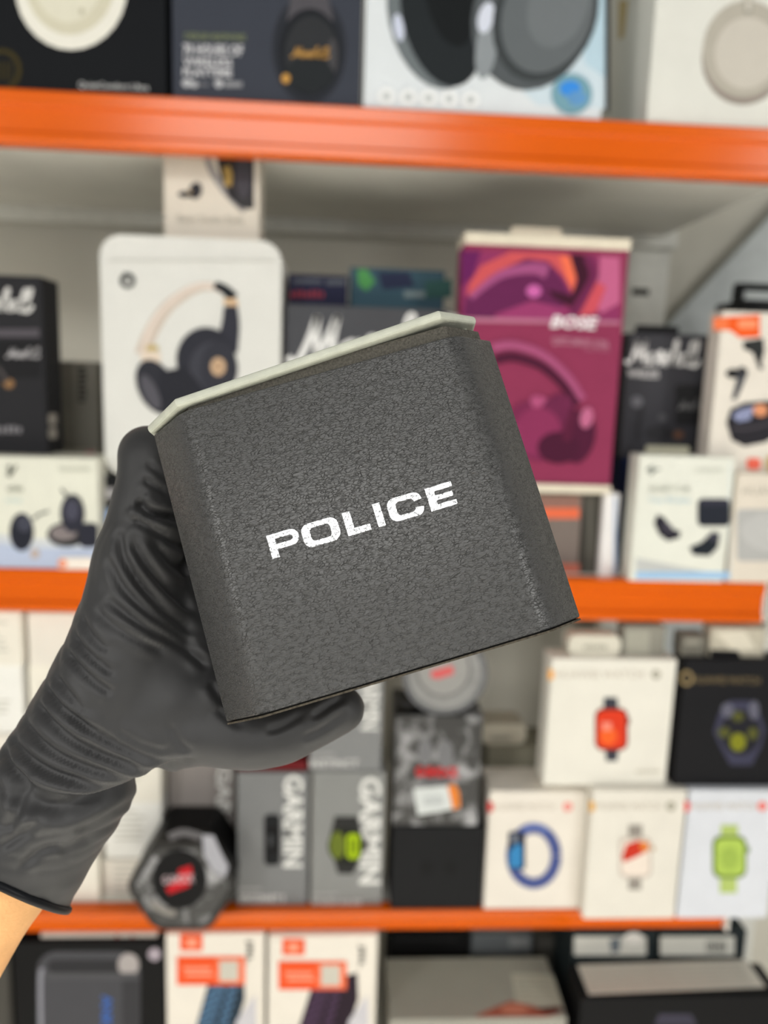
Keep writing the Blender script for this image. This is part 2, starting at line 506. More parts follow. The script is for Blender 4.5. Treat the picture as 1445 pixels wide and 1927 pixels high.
sf = Face(f.o, (f.X1, 0.07, 1.7), (1, 0, 0))

# grey carton at the back between the two
fz = carton('carton', 'flat grey spacer carton lying deep behind the earbud cartons', 'carton', 70, 186, 845, ZM, 0.14, 0.12, (168, 164, 152))
fz.draw('printed_spot', [((206, 120, 140), rect(160, 850, 178, 862))])
f = carton('speaker_carton', 'grey carton with dark vertical lettering, deep in the gap beside the white headphone box', 'carton', 95, 184, 680, fz.zt, 0.15, 0.10, (150, 148, 140))
unread(f, (148, 690), (0, 70), (14, 0), (72, 71, 67))

f7 = carton('headphone_carton', 'slate carton with large white script logo half hidden behind the held box', 'carton', 534, 838, 577, ZM, 0.04, 0.10, (86, 87, 91))
script_logo(f7, 542, 690, 320, 96, (232, 232, 230), 0.0, 0.13)
hang = hang_tab(f7, 500 + 150, 700, 572, (86, 87, 91), 0.05)
f = carton('small_carton', 'navy carton with red lettering lying on the slate carton', 'carton', 542, 654, 517, f7.zt, 0.06, 0.07, (44, 46, 70))
unread(f, (546, 560), (66, 0), (0, -13), (150, 62, 74))
f.draw('printed_label', [((92, 96, 104), [rect(552, 525, 606, 533), rect(614, 526, 650, 536)])])
f = carton('small_carton', 'teal carton with a green corner lying beside the navy carton', 'carton', 658, 836, 506, f7.zt, 0.07, 0.07, (66, 92, 104))
f.draw('printed_artwork', [((88, 150, 92), [(672, 508), (690, 506), (706, 530), (690, 548), (674, 536)]), ((48, 54, 78), [(710, 512), (770, 512), (780, 540), (720, 545)]), ((126, 140, 142), rect(760, 548, 800, 560)), ((58, 92, 88), [(800, 530), (850, 525), (850, 560), (800, 562)])])

# cartons under the purple box
fo = carton('striped_carton', 'brown-grey carton with an orange stripe under the plum headphone carton', 'carton', 960, 1092, 928, ZM, 0.03, 0.09, (132, 122, 116))
fo.draw('printed_stripe', [((226, 120, 86), rect(975, 956, 1090, 976)), ((150, 118, 108), rect(975, 934, 1090, 955.9))])
fo.draw('printed_stripe', [((180, 112, 96), rect(975, 1060, 1090, 1080))])
fd = carton('small_carton', 'dark olive carton standing between the striped and the white carton', 'carton', 1094, 1130, 928, ZM, 0.03, 0.09, (86, 84, 78))
fd.draw('printed_spine', [((104, 102, 95), rect(1106, 935, 1113, 1078)), ((70, 68, 63), rect(1096, 935, 1102, 1078))])
fw = carton('small_carton', 'narrow white carton standing left of the navy carton', 'carton', 1132, 1161, 928, ZM, 0.02, 0.09, (233, 231, 230))
fw.draw('printed_spine', [((186, 200, 222), rect(1154, 935, 1160, 1080))])
f = carton('headphone_carton', 'plum purple headphone carton with cream edges on the middle shelf', 'carton', 864, 1166, 444, max(fo.zt, fd.zt, fw.zt) + 0.0006, 0.012, 0.05, (150, 64, 96), ym=690)
PU = f
f.draw('printed_artwork', [((150, 62, 108), [(868, 472), (1166, 482), (1166, 605), (868, 598)]), ((112, 40, 100), [(868, 472), (905, 472), (890, 520), (868, 540)]),
                          ((206, 96, 100), [(882, 535), (905, 500), (960, 474), (1066, 478), (1086, 520), (1078, 552), (1060, 520), (1030, 490), (990, 486), (930, 515), (878, 560)]),
                          ((236, 122, 92), [(1052, 482), (1072, 482), (1084, 520), (1076, 548), (1064, 520)]),
                          ((112, 46, 92), [(870, 600), (876, 560), (930, 515), (990, 488), (1034, 496), (1060, 530), (1074, 560), (1050, 590), (990, 600)]),
                          ((168, 92, 138), ribbon([(885, 560), (940, 518), (1000, 505), (1030, 512)], 10, 26)),
                          ((72, 28, 50), [(1072, 478), (1100, 480), (1114, 510), (1106, 548), (1076, 580), (1040, 560), (1030, 545), (1074, 556), (1086, 530)]),
                          ((120, 48, 90), ribbon([(1104, 482), (1116, 520), (1096, 560), (1076, 590)], 16)),
                          ((196, 108, 146), [(1128, 482), (1166, 484), (1166, 570), (1130, 590), (1110, 560), (1126, 520)]),
                          ((206, 92, 104), [(1122, 530), (1140, 540), (1120, 590), (1088, 596)]),
                          ((206, 112, 176), ell(1004, 548, 14, 12)), ((160, 70, 118), [(930, 592), (1000, 566), (1060, 580), (1056, 600), (930, 600)])])
f.draw('printed_divider', [((190, 128, 152), [(868, 597), (1166, 604), (1166, 611), (868, 606)])])
f.text('BOSE', (1034, 617), (84, 4), (8, -24), (240, 234, 236), 0.03)
f.text('QUIETCOMFORT ULTRA', (1038, 650), (106, 8), (0, -16), (206, 150, 170), 0.015)
f.text('HEADPHONES', (1098, 660), (48, 3), (0, -6), (188, 122, 146))
f.draw('printed_headphones', [((172, 92, 130), ribbon([(925, 655), (965, 650), (1020, 668), (1066, 708), (1096, 752)], 18, 14)), ((88, 34, 62), ribbon([(930, 678), (965, 672), (1015, 688), (1056, 722), (1086, 762)], 18, 14)),
                             ((130, 52, 90), ell(1010, 810, 62, 56, 20)), ((180, 92, 132), ell(1020, 762, 26, 14, 30)), ((118, 48, 84), ell(1040, 800, 36, 62, 20)), ((196, 112, 150), ell(1008, 782, 14, 9, 40)),
                             ((146, 60, 100), ell(1010, 812, 44, 46, 20)), ((90, 34, 64), ell(1088, 822, 30, 50, 12)), ((84, 32, 60), ell(1050, 842, 40, 30, 0)), ((100, 38, 68), ribbon([(1080, 770), (1070, 800), (1064, 830)], 16)), ((196, 116, 150), ell(1102, 786, 12, 20, 10))])
for za, zb_ in ((-0.0004, 0.0095), (f.h - 0.0115, f.h + 0.0006)):
    bm_obj('cream_rim', bm_box(-f.w / 2 - 0.0006, f.w / 2 + 0.0006, -0.0036, f.depth + 0.0006, za, zb_, 0.001), mat((226, 218, 200), 0.5), f.o)
hang_tab(f, 962, 1058, 426, (222, 214, 196), 0.02)

fn = carton('earbud_carton', 'navy blue carton behind the white earbud carton at right', 'carton', 1166, 1330, 863, ZM, 0.063, 0.08, (40, 54, 92))
fn.draw('printed_edge', [((34, 44, 76), rect(1170, 870, 1176, 1082))])
f = carton('earbud_carton', 'charcoal earbud carton with white script logo, standing on the navy carton', 'carton', 1174, 1330, 628, fn.zt, 0.065, 0.06, (72, 72, 77))
script_logo(f, 1177, 688, 134, 50, (232, 231, 230), 0.03, 0.115)
f.text('WIRELESS', (1180, 710), (60, 2), (0, -15), (214, 212, 212), 0.02)
f.draw('printed_case', [((52, 52, 54), rrect(1270, 724, 1330, 800, 6)), ((120, 120, 126), ell(1198, 756, 11, 11)), ((58, 58, 61), ribbon([(1208, 765), (1202, 800), (1200, 830)], 8)), ((60, 60, 63), ell(1240, 815, 26, 14)), ((96, 96, 100), ell(1246, 786, 8, 8)), ((122, 92, 76), ell(1276, 818, 10, 8))])
script_logo(f, 1276, 772, 48, 20, (140, 140, 142), 0.0, 0.17)
hang_tab(f, 1196, 1278, 611, (52, 52, 54), 0.03)
f = carton('earbud_carton', 'white earbud carton with navy charging case and blue foot stripe', 'carton', 1194, 1374, 858, ZM, -0.002, 0.03, (229, 230, 220), ym=970)
f.draw('printed_foot', [((198, 200, 198), [(1196, 1050), (1230, 1056), (1330, 1076), (1196, 1076)]), ((166, 200, 230), rect(1196, 1076, 1373, 1090)), ((210, 222, 226), rect(1372, 870, 1374, 1074))])
f.draw('printed_earbuds', [((52, 50, 60), [(1236, 968), (1250, 974), (1262, 994), (1280, 1000), (1278, 1012), (1256, 1018), (1240, 1006), (1230, 984)]), ((84, 80, 92), ell(1256, 992, 7, 11, -40)),
                          ((48, 52, 62), rrect(1312, 938, 1373, 990, 10)), ((66, 66, 80), rect(1318, 940, 1372, 950)), ((44, 50, 58), [(1296, 1030), (1320, 1020), (1340, 1000), (1354, 1004), (1350, 1030), (1334, 1046), (1304, 1044)]), ((78, 78, 90), ell(1342, 1010, 10, 8))])
f.draw('printed_logo', [((150, 154, 148), ribbon([(1216, 886), (1226, 878), (1224, 892), (1232, 884), (1242, 882)], 4))])
f.text('SENNHEISER', (1308, 889), (52, 0), (0, -8), (204, 206, 198))
f.text('MOMENTUM', (1222, 925), (74, 0), (0, -11), (204, 206, 196), 0.01)
f.text('True Wireless', (1220, 946), (78, 0), (0, -10), (196, 216, 226), 0.01)
hang_tab(f, 1216, 1298, 838, (176, 174, 156), 0.03)
fh = carton('carton', 'cream carton with a grey panel at the right end of the middle shelf', 'carton', 1378, 1640, 893, ZM, 0.0, 0.05, (226, 218, 205), ym=990)
fh.text('HUAWEI', (1396, 932), (86, 0), (0, -16), (190, 184, 172), 0.02)
fh.draw('printed_panel', [((186, 186, 184), rrect(1386, 958, 1560, 1056, 8)), ((196, 196, 194), ell(1470, 1000, 76, 40))])
f = carton('earbud_carton', 'white earbud carton with orange tag and black earbuds, far right of the middle shelf', 'carton', 1344, 1560, 588, fh.zt, 0.012, 0.03, (229, 223, 213), ym=740)
f.draw('printed_tag', [((238, 104, 40), [(1342, 598), (1430, 592), (1430, 634), (1392, 636), (1374, 622), (1342, 622)]), ((240, 132, 84), rect(1342, 598, 1370, 622)), ((244, 160, 120), rrect(1388, 602, 1424, 618, 4))])
f.draw('printed_earbuds', [((58, 60, 60), [(1398, 642), (1436, 636), (1438, 660), (1432, 684), (1436, 694), (1428, 696), (1416, 664), (1398, 656)]), ((34, 34, 36), ell(1380, 703, 15, 9)), ((60, 60, 64), ell(1396, 702, 10, 12)), ((84, 86, 92), ribbon([(1396, 705), (1388, 730), (1380, 752)], 17, 8)),
                          ((52, 50, 56), [(1366, 795), (1374, 770), (1400, 758), (1470, 752), (1490, 800), (1440, 832), (1400, 840), (1376, 828)]), ((150, 156, 186), [(1376, 782), (1392, 770), (1420, 764), (1410, 790), (1388, 794)]), ((222, 158, 120), ell(1430, 772, 14, 12)), ((84, 80, 86), ribbon([(1376, 806), (1410, 806), (1470, 790)], 5))])
f.draw('printed_spot', [((240, 120, 100), rrect(1404, 862, 1430, 884, 6)), ((206, 184, 140), ell(1450, 872, 12, 16))])
f = carton('black_case', 'black handled case standing behind the white earbud carton with the orange tag', 'case', 1392, 1560, 566, ZM, 0.20, 0.08, (44, 45, 46), ym=640)
x0, z0 = f.X0 - f.o.location.x, f.h
for nm, b in (('handle_post', (x0 + 0.004, x0 + 0.016)), ('handle_post', (-x0 - 0.016, -x0 - 0.004))):
    bm_obj(nm, bm_box(b[0], b[1], 0.03, 0.045, z0 - 0.001, z0 + 0.018, 0.002), mat((30, 31, 32), 0.5), f.o)
bm_obj('handle_grip', bm_box(x0 + 0.004, -x0 - 0.004, 0.03, 0.045, z0 + 0.0165, z0 + 0.026, 0.003), mat((30, 31, 32), 0.5), f.o)

# ------------------------------------------------------------------ lower shelf: white stacked boxes at left
rows = [1705, 1610, 1500, 1382, 1250, 1150]
def fine_print(f, x0, x1, y0, y1, n, rgb=(196, 194, 184)):
    pl = []
    for i in range(n):
        y = y0 + (y1 - y0) * i / max(1, n - 1)
        pl.append(rect(x0, y, x0 + (x1 - x0) * random.uniform(0.6, 1.0), y + (y1 - y0) / n * 0.45))
    f.draw('printed_fine_text', [(rgb, pl)])
for ci, (xa, xb, dv, words) in enumerate(((-95, 44, 0.012, 'in the left column'), (52, 186, 0.02, 'in the middle column'), (192, 306, 0.03, 'in the right column'))):
    zb = ZB
    names = ['bottom', 'second-lowest', 'middle', 'second-highest', 'top']
    for r in range(5):
        f = carton('white_box', 'white box with fine print, %s one %s of the white stacks' % (names[r], words), 'carton',
                   xa + (r % 2) * 3, xb - (r * 7 % 5), rows[r + 1] + (0, 3, 8)[ci], zb, dv + 0.003 * (r % 2), 0.07,
                   ((233, 232, 226), (230, 226, 214), (226, 221, 211))[(ci + r) % 3], 'white boxes stacked at left', ym=(rows[r] + rows[r + 1]) / 2)
        zb = f.zt
        m = (rows[r] + rows[r + 1]) / 2
        if (ci + r) % 4 != 1:
            fine_print(f, xa + 22, xb - 22, m - 30, m + 22, 6)

# hexagonal watch tin
def tin(name, label, cx, cy, R, v, depth, zb, sides, rot, rim, face, flat_r):
    c = onY(cx, cy, v)
    r = R * (onY(cx + 1, cy, v).x - onY(cx, cy, v).x)
    root = bpy.data.objects.new(name, None)
    COL.objects.link(root)
    root.location = (c.x, v, zb)
    tag(root, label, 'watch tin')
    hh = r * flat_r
    def out(k):
        return [(k * r * math.cos(math.radians(rot + 360 * i / sides)), hh + k * r * math.sin(math.radians(rot + 360 * i / sides))) for i in range(sides)]
    def rounded(k, cut):
        P = out(k)
        if sides > 12:
            return P
        o = []
        for i in range(sides):
            a, p, b = Vector(P[i - 1]), Vector(P[i]), Vector(P[(i + 1) % sides])
            q0, q1 = p.lerp(a, cut), p.lerp(b, cut)
            for t in (0, 0.33, 0.67, 1):
                o.append(tuple(q0 * (1 - t) ** 2 + p * 2 * t * (1 - t) + q1 * t * t))
        return o
    bm_obj('tin_body', bm_prism(rounded(0.97, 0.12), 0.012, depth, 'y', 0.002), mat((30, 30, 31), 0.45), root)
    lo = bm_obj('tin_lid', bm_prism(rounded(1.0, 0.12), 0.0, 0.024, 'y', 0.003, 3), mat(rim, 0.35, noise=0.1), root)
    bm_obj('lid_panel', bm_prism(rounded(0.86, 0.12), -0.0012, 0.001, 'y', 0.0006), face, lo)
    f = Face(root, (c.x, v - 0.0014, c.z), (0, -1, 0))
    f.h = hh * 2
    f.zt = zb + hh + max(p[1] for p in out(1.0)) - hh
    return f

def smoke_mat():
    m = bpy.data.materials.new('smoky_print')
    m.use_nodes = True
    nt = m.node_tree
    b = nt.nodes['Principled BSDF']
    tc = nt.nodes.new('ShaderNodeTexCoord')
    nz = nt.nodes.new('ShaderNodeTexNoise')
    nz.inputs['Scale'].default_value = 38
    nz.inputs['Detail'].default_value = 5
    nz.inputs['Distortion'].default_value = 0.6
    nt.links.new(tc.outputs['Object'], nz.inputs['Vector'])
    rp = nt.nodes.new('ShaderNodeValToRGB')
    rp.color_ramp.elements[0].position = 0.48
    rp.color_ramp.elements[0].color = (0.010, 0.010, 0.010, 1)
    rp.color_ramp.elements[1].position = 0.72
    rp.color_ramp.elements[1].color = (0.40, 0.40, 0.41, 1)
    nt.links.new(nz.outputs['Fac'], rp.inputs['Fac'])
    nt.links.new(rp.outputs['Color'], b.inputs['Base Color'])
    b.inputs['Roughness'].default_value = 0.35
    return m
SMOKE = smoke_mat()
f = tin('watch_tin', 'black hexagonal watch tin with smoky lid and red badge at the shelf edge', 342, 1640, 106, -0.03, 0.08, ZB, 6, 0, (58, 57, 55), SMOKE, 0.866)
f.draw('printed_badge', [((24, 24, 25), ell(338, 1655, 52, 56)), ((196, 34, 44), [(336, 1636), (360, 1628), (362, 1646), (356, 1668), (318, 1682), (312, 1672), (336, 1652)])])
f.text('G-SHOCK', (306, 1664), (60, -4), (0, -16), (206, 186, 190), 0.02)
f.draw('printed_blotch', [((176, 176, 182), [(380, 1570), (402, 1572), (414, 1600), (430, 1630), (424, 1650), (402, 1640), (384, 1610)])])  # pale abstract blotches on the lid
f.draw('printed_blotch', [((112, 110, 112), ribbon([(318, 1575), (345, 1566), (378, 1574)], 14))])
f.draw('printed_blotch', [((150, 146, 140), ribbon([(285, 1698), (310, 1714), (330, 1718)], 12))])

# grey smartwatch cartons
def garmin(label, x0, x1, yt, zb, v, rgb, tx, ty0, ty1, tw, foot, fx, fy, fwid, depth=0.07):
    f = carton('watch_carton', label, 'carton', x0, x1, yt, zb, v, depth, rgb, 'grey smartwatch cartons')
    if ty1:
        f.text('GARMIN', (tx, ty0), (-2, ty1 - ty0), (tw, 0), (226, 226, 222), 0.03)
    if foot:
        f.text(foot, (fx, fy), (fwid, 0), (0, -15), (205, 204, 202), 0.02)
        f.draw('printed_rule', [((176, 176, 174), rect(fx, fy - 27, fx + fwid * 0.5, fy - 24))])
    return f
g1 = garmin('warm grey smartwatch carton behind the hexagonal tin', 318, 440, 1436, ZB, 0.056, (156, 150, 146), 408, 1440, 1620, 27, None, 0, 0, 0)
g2 = garmin('grey smartwatch carton with a slim black fitness band print', 446, 580, 1454, ZB, 0.012, (134, 135, 135), 534, 1458, 1632, 37, 'VIVOSMART 5', 450, 1698, 86)
g2.draw('printed_fitness_band', [((34, 36, 38), rrect(497, 1532, 527, 1628, 9)), ((20, 20, 21), rrect(499, 1556, 526, 1604, 4)), ((78, 80, 82), rect(506, 1570, 513, 1592))])
g3 = garmin('grey smartwatch carton with a yellow-green watch print', 586, 722, 1452, ZB, 0.012, (146, 147, 145), 677, 1462, 1664, 41, 'FORERUNNER', 588, 1708, 94)
g3.draw('printed_watch', [((56, 56, 55), [(630, 1536), (672, 1536), (680, 1566), (688, 1592), (676, 1620), (664, 1644), (636, 1644), (628, 1616), (616, 1592), (624, 1562)]), ((40, 42, 34), ell(650, 1592, 33, 33)), ((112, 124, 48), ell(635, 1590, 15, 26)), ((170, 196, 18), rrect(652, 1568, 677, 1616, 9)), ((90, 106, 20), [rect(658, 1578, 662, 1606), rect(667, 1578, 671, 1606)])])
g4 = garmin('grey smartwatch carton lying on top of the yellow-green watch carton', 584, 720, 1250, g3.zt, 0.014, (142, 143, 143), 680, 1256, 1374, 36, 'INSTINCT', 583, 1444, 92)
g5 = carton('small_carton', 'dark red carton lying on the fitness band carton', 'carton', 448, 578, 1434, g2.zt, 0.016, 0.06, (122, 40, 44))
g5.draw('printed_edge', [((88, 30, 34), rect(452, 1447, 574, 1452))])

# black and smoky watch boxes with a round tin on top
b1 = carton('watch_box', 'plain black watch box at the base of the stack left of the white watch cartons', 'carton', 737, 908, 1556, ZB, 0.004, 0.08, (34, 35, 37))
b1.draw('printed_pattern', [((28, 29, 30), [ell(802, 1634, 12, 14), ell(848, 1634, 12, 14)])])
b2 = carton('watch_box', 'smoky grey watch box with red lettering and a price sticker', 'carton', 742, 904, 1346, b1.zt, 0.006, 0.08, (62, 62, 62))
b2.o.data.materials[0] = SMOKE
b2.text('G-SHOCK', (782, 1462), (82, 2), (0, -20), (206, 24, 36), 0.05)
b2.draw('printed_figures', [((130, 130, 132), [ell(800, 1415, 14, 26), ell(838, 1420, 14, 28)]), ((112, 112, 114), rect(786, 1466, 850, 1476))])
b2.draw('price_sticker', [((214, 218, 216), [(778, 1484), (858, 1476), (866, 1520), (786, 1534)]), ((226, 140, 66), [(842, 1477), (856, 1475), (864, 1490), (866, 1518), (852, 1524)])])
unread(b2, (798, 1516), (38, -3), (-1, -18), (186, 190, 190))
f = tin('watch_tin', 'round grey watch tin lying on the smoky watch box, half hidden by the held box', 838, 1262, 80, 0.008, 0.07, b2.zt, 40, 0, (120, 121, 123), mat((156, 156, 154), 0.35, noise=0.15, nscale=40), 1.0)
f.draw('printed_dial', [((128, 128, 127), ell(834, 1258, 54, 56)), ((164, 163, 160), ell(834, 1258, 48, 50)), ((216, 112, 112), [(812, 1262), (852, 1252), (854, 1268), (824, 1278), (810, 1274)])])

# small things behind
fb = carton('carton', 'pale grey carton deep on the lower shelf behind the white stub box', 'carton', 912, 1028, 1405, ZB, 0.075, 0.06, (150, 147, 132))
fb.draw('printed_edge', [((176, 172, 152), rect(920, 1440, 1026, 1450)), ((132, 128, 116), rect(920, 1462, 1026, 1468))])
fb2 = carton('small_box', 'small cream box with rounded corners behind the smoky watch box', 'box', 906, 990, 1362, fb.zt, 0.08, 0.04, (206, 200, 184), round_r=0.010)
unread(fb2, (925, 1393), (36, 0), (0, -8), (150, 148, 136))

# white watch cartons
def maker(f, xa, y, w, left, right, rx, txt=(200, 192, 180)):
    f.draw('printed_emblem', [(left, [(xa, y - 11), (xa + 10, y - 7), (xa + 10, y + 8), (xa, y + 12)])])
    f.text('HUAWEI WATCH', (xa + 14, y + 7), (w, 0), (0, -14), txt, 0.01)
    if rx:
        f.draw('printed_mark', [(right, [ell(rx, y, 9, 9)]), ((236, 232, 224), [rect(rx - 4, y - 1, rx + 4, y + 1)])])
w1 = carton('watch_carton', 'white watch carton with a blue curved strap print on the lower shelf', 'carton', 916, 1096, 1489, ZB, 0.003, 0.06, (230, 224, 214), 'white smartwatch cartons', ym=1598)
maker(w1, 918, 1518, 112, (206, 52, 52), (232, 150, 142), 1068)
w1.draw('printed_watch', [((86, 98, 150), ribbon(ell(1004, 1610, 42, 52, 0, 40, 0, 359), 20)), ((120, 136, 190), ribbon([(968, 1580), (990, 1558), (1010, 1554), (1030, 1564)], 8)), ((44, 48, 70), rrect(956, 1564, 988, 1636, 6)), ((66, 140, 190), [(958, 1602), (972, 1586), (982, 1590), (982, 1632), (958, 1632)]), ((130, 136, 146), [rect(962, 1570, 974, 1584)])])
w2 = carton('watch_carton', 'white watch carton with a steel watch and red-orange dial print', 'carton', 1107, 1281, 1487, ZB, -0.016, 0.06, (230, 226, 216), 'white smartwatch cartons', ym=1606)
maker(w2, 1109, 1517, 120, (222, 170, 70), (170, 166, 150), 1262)
w2.draw('printed_watch', [((160, 154, 146), [rect(1182, 1552, 1208, 1578), rect(1182, 1650, 1206, 1674)]), ((206, 196, 186), rrect(1164, 1574, 1226, 1652, 14)), ((238, 226, 214), rrect(1169, 1580, 1221, 1646, 10)), ((206, 66, 46), [(1170, 1610), (1178, 1588), (1200, 1580), (1218, 1588), (1218, 1600), (1196, 1612), (1172, 1622)]), ((226, 140, 70), [(1202, 1582), (1220, 1584), (1220, 1600), (1206, 1602)]), ((190, 160, 120), rect(1226, 1592, 1231, 1600))])
w3 = carton('watch_carton', 'cool white watch carton with a lime green watch print', 'carton', 1286, 1458, 1487, ZB, -0.016, 0.06, (221, 224, 230), 'white smartwatch cartons', ym=1606)
maker(w3, 1288, 1517, 120, (224, 70, 66), (238, 120, 110), 1434)
w3.draw('printed_watch', [((186, 204, 124), [rect(1356, 1552, 1388, 1580), rect(1354, 1650, 1386, 1680)]), ((120, 142, 76), rrect(1340, 1572, 1404, 1652, 16)), ((184, 208, 104), rrect(1346, 1578, 1399, 1646, 12)), ((168, 192, 96), ell(1372, 1614, 17, 22)), ((112, 136, 70), rect(1404, 1592, 1409, 1604))])
w4 = carton('watch_carton', 'white watch carton with a red watch print, on the steel watch carton', 'carton', 1030, 1263, 1240, max(w1.zt, w2.zt), -0.006, 0.035, (231, 228, 218), 'white smartwatch cartons', ym=1360)
maker(w4, 1032, 1269, 165, (238, 176, 84), (176, 172, 158), 1234)
w4.draw('printed_watch', [((72, 74, 84), [[(1136, 1312), (1161, 1312), (1164, 1345), (1134, 1345)], [(1138, 1404), (1164, 1404), (1161, 1432), (1140, 1432)]]), ((120, 52, 44), rrect(1119, 1332, 1181, 1412, 16)), ((220, 72, 42), rrect(1122, 1336, 1177, 1408, 13)), ((238, 112, 52), ell(1144, 1384, 16, 18)), ((240, 150, 130), [rect(1132, 1358, 1150, 1374)]), ((110, 50, 44), rect(1180, 1350, 1184, 1362))])
unread(w4, (1196, 1454), (48, 0), (0, -6), (206, 202, 190))
w5 = carton('watch_carton', 'black watch carton with gold lettering and round watch print', 'carton', 1278, 1470, 1242, max(w3.zt, w2.zt), -0.006, 0.035, (36, 36, 39), None, ym=1360)
w5.draw('printed_emblem', [((158, 140, 104), ribbon(ell(1292, 1276, 10, 12, 0, 20, 0, 359), 5))])
w5.text('HUAWEI WATCH', (1304, 1286), (126, 2), (0, -14), (126, 112, 84), 0.01)
w5.draw('printed_watch', [((74, 74, 94), [(1372, 1318), (1410, 1318), (1428, 1340), (1440, 1372), (1432, 1405), (1414, 1440), (1374, 1440), (1356, 1408), (1342, 1376), (1352, 1342)]), ((44, 44, 52), ell(1393, 1378, 38, 42)), ((96, 98, 52), [ell(1388, 1348, 11, 10), ell(1362, 1378, 12, 10), ell(1416, 1380, 10, 12)]), ((138, 140, 44), ell(1388, 1396, 15, 17)), ((110, 110, 124), [ell(1368, 1336, 12, 14), ell(1418, 1336, 10, 18)])])
# small things on top of those
f = carton('small_box', 'small white box with rounded corners on the white watch carton', 'box', 1070, 1168, 1196, w4.zt, 0.002, 0.025, (220, 216, 202), round_r=0.008)
unread(f, (1098, 1222), (46, 0), (0, -9), (160, 158, 146))
f = carton('small_box', 'grey box next to the small white box on the red watch carton', 'box', 1172, 1252, 1178, w4.zt, 0.004, 0.024, (150, 148, 138))
f.draw('printed_edge', [((172, 170, 158), rect(1178, 1186, 1222, 1234))])
f = carton('small_box', 'low grey box on the left of the black watch carton', 'box', 1282, 1328, 1196, w5.zt, 0.004, 0.024, (128, 125, 116))
f.draw('printed_edge', [((160, 157, 146), rect(1290, 1204, 1316, 1212))])
f = carton('small_box', 'crumpled white box on the right of the black watch carton', 'box', 1336, 1440, 1182, w5.zt, 0.004, 0.024, (196, 190, 174))
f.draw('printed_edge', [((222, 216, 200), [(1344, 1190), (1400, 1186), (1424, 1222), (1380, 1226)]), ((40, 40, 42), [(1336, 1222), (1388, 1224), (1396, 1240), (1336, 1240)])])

# ------------------------------------------------------------------ lowest shelf
f = carton('power_bank_carton', 'black carton with a grey power bank print on the lowest shelf', 'carton', 26, 309, 1772, ZL, 0.006, 0.08, (20, 20, 21), ym=1850)
f.draw('printed_power_bank', [((84, 84, 88), rrect(70, 1790, 264, 2010, 36)), ((150, 150, 158), ribbon([(78, 2000), (76, 1850), (80, 1822)], 8)), ((58, 58, 61), rrect(90, 1806, 232, 1830, 11)), ((176, 170, 168), ell(242, 1815, 20, 22)), ((92, 92, 95), rrect(84, 1830, 258, 1842, 5)), ((68, 68, 71), rect(230, 1845, 262, 2000))])
f.text('ANKER', (192, 1872), (-2, 90), (20, 0), (74, 118, 190), 0.02)
f.draw('printed_mark', [((178, 168, 176), ell(291, 1795, 12, 12))])
pbk = f
f = carton('flat_carton', 'white carton lying flat on the power bank carton', 'carton', 76, 296, 1757, pbk.zt, 0.012, 0.06, (214, 206, 196))
f.draw('printed_edge', [((150, 90, 84), [rect(216, 1760, 224, 1770), rect(246, 1760, 252, 1770)])])
f = carton('carton', 'dull grey carton at the left end of the lowest shelf', 'carton', -120, 24, 1766, ZL, 0.03, 0.08, (82, 80, 75))
f.draw('printed_edge', [((100, 98, 92), rect(2, 1800, 8, 1960))])
def speaker_carton(label, x0, x1, yt, dark, ridge, sx, sy):
    f = carton('speaker_carton', label, 'carton', x0, x1, yt, ZL, 0.004, 0.09, (233, 227, 216), 'white speaker cartons', ym=1850)
    f.draw('printed_speaker', [(dark, [(x0 + 78 + sx, 1852), (x1 - 38 + sx * .4, 1830), (x1 - 36 + sx * .4, 1880), (x1 - 70, 1990), (x0 + 40, 1990)]), (ridge, sum([ribbon([(x0 + 80 + sx - i * 5, 1866 + i * 15), (x0 + 96 + sx - i * 5, 1862 + i * 15), (x0 + 110 + sx - i * 5, 1866 + i * 15)], 6) for i in range(8)], [])), (ridge, sum([ribbon([(x0 + 116 + sx - i * 4, 1864 + i * 15), (x0 + 132 + sx - i * 4, 1862 + i * 15)], 6) for i in range(8)], []))])
    f.draw('printed_splash', [((206, 204, 208), [(x1 - 30, 1890), (x1 - 16, 1870), (x1 - 14, 1960), (x1 - 60, 1960), (x1 - 52, 1920)])])
    f.draw('printed_tag', [((236, 98, 48), [rect(x0 + 26 + sx * .2, yt - 4 + sy, x0 + 68 + sx * .2, yt + 28 + sy * .9), rect(x0 + 20, yt + 38 + sy, x0 + 148, yt + 92 + sy)]), ((240, 130, 92), rect(x0 + 94, yt + 40 + sy, x0 + 146, yt + 90 + sy)), ((244, 168, 140), [rect(x0 + 32, yt + 58 + sy, x0 + 84, yt + 64 + sy), rect(x0 + 36, yt + 69 + sy, x0 + 88, yt + 75 + sy), rect(x0 + 38, yt + 4 + sy, x0 + 58, yt + 20 + sy)]), ((206, 202, 190), rect(x0 + 100, yt + 46 + sy, x0 + 136, yt + 84 + sy))])
    f.text('JBL', (x1 - 34, yt + 6 + sy), (-2, 46), (13, 0), (92, 90, 84), 0.02)
    return f
speaker_carton('white speaker carton with orange tag and blue speaker print on the lowest shelf', 313, 497, 1757, (50, 66, 80), (108, 146, 180), 0, 4)
speaker_carton('white speaker carton with orange tag and purple speaker print on the lowest shelf', 504, 708, 1760, (52, 38, 50), (98, 74, 104), 6, 10)
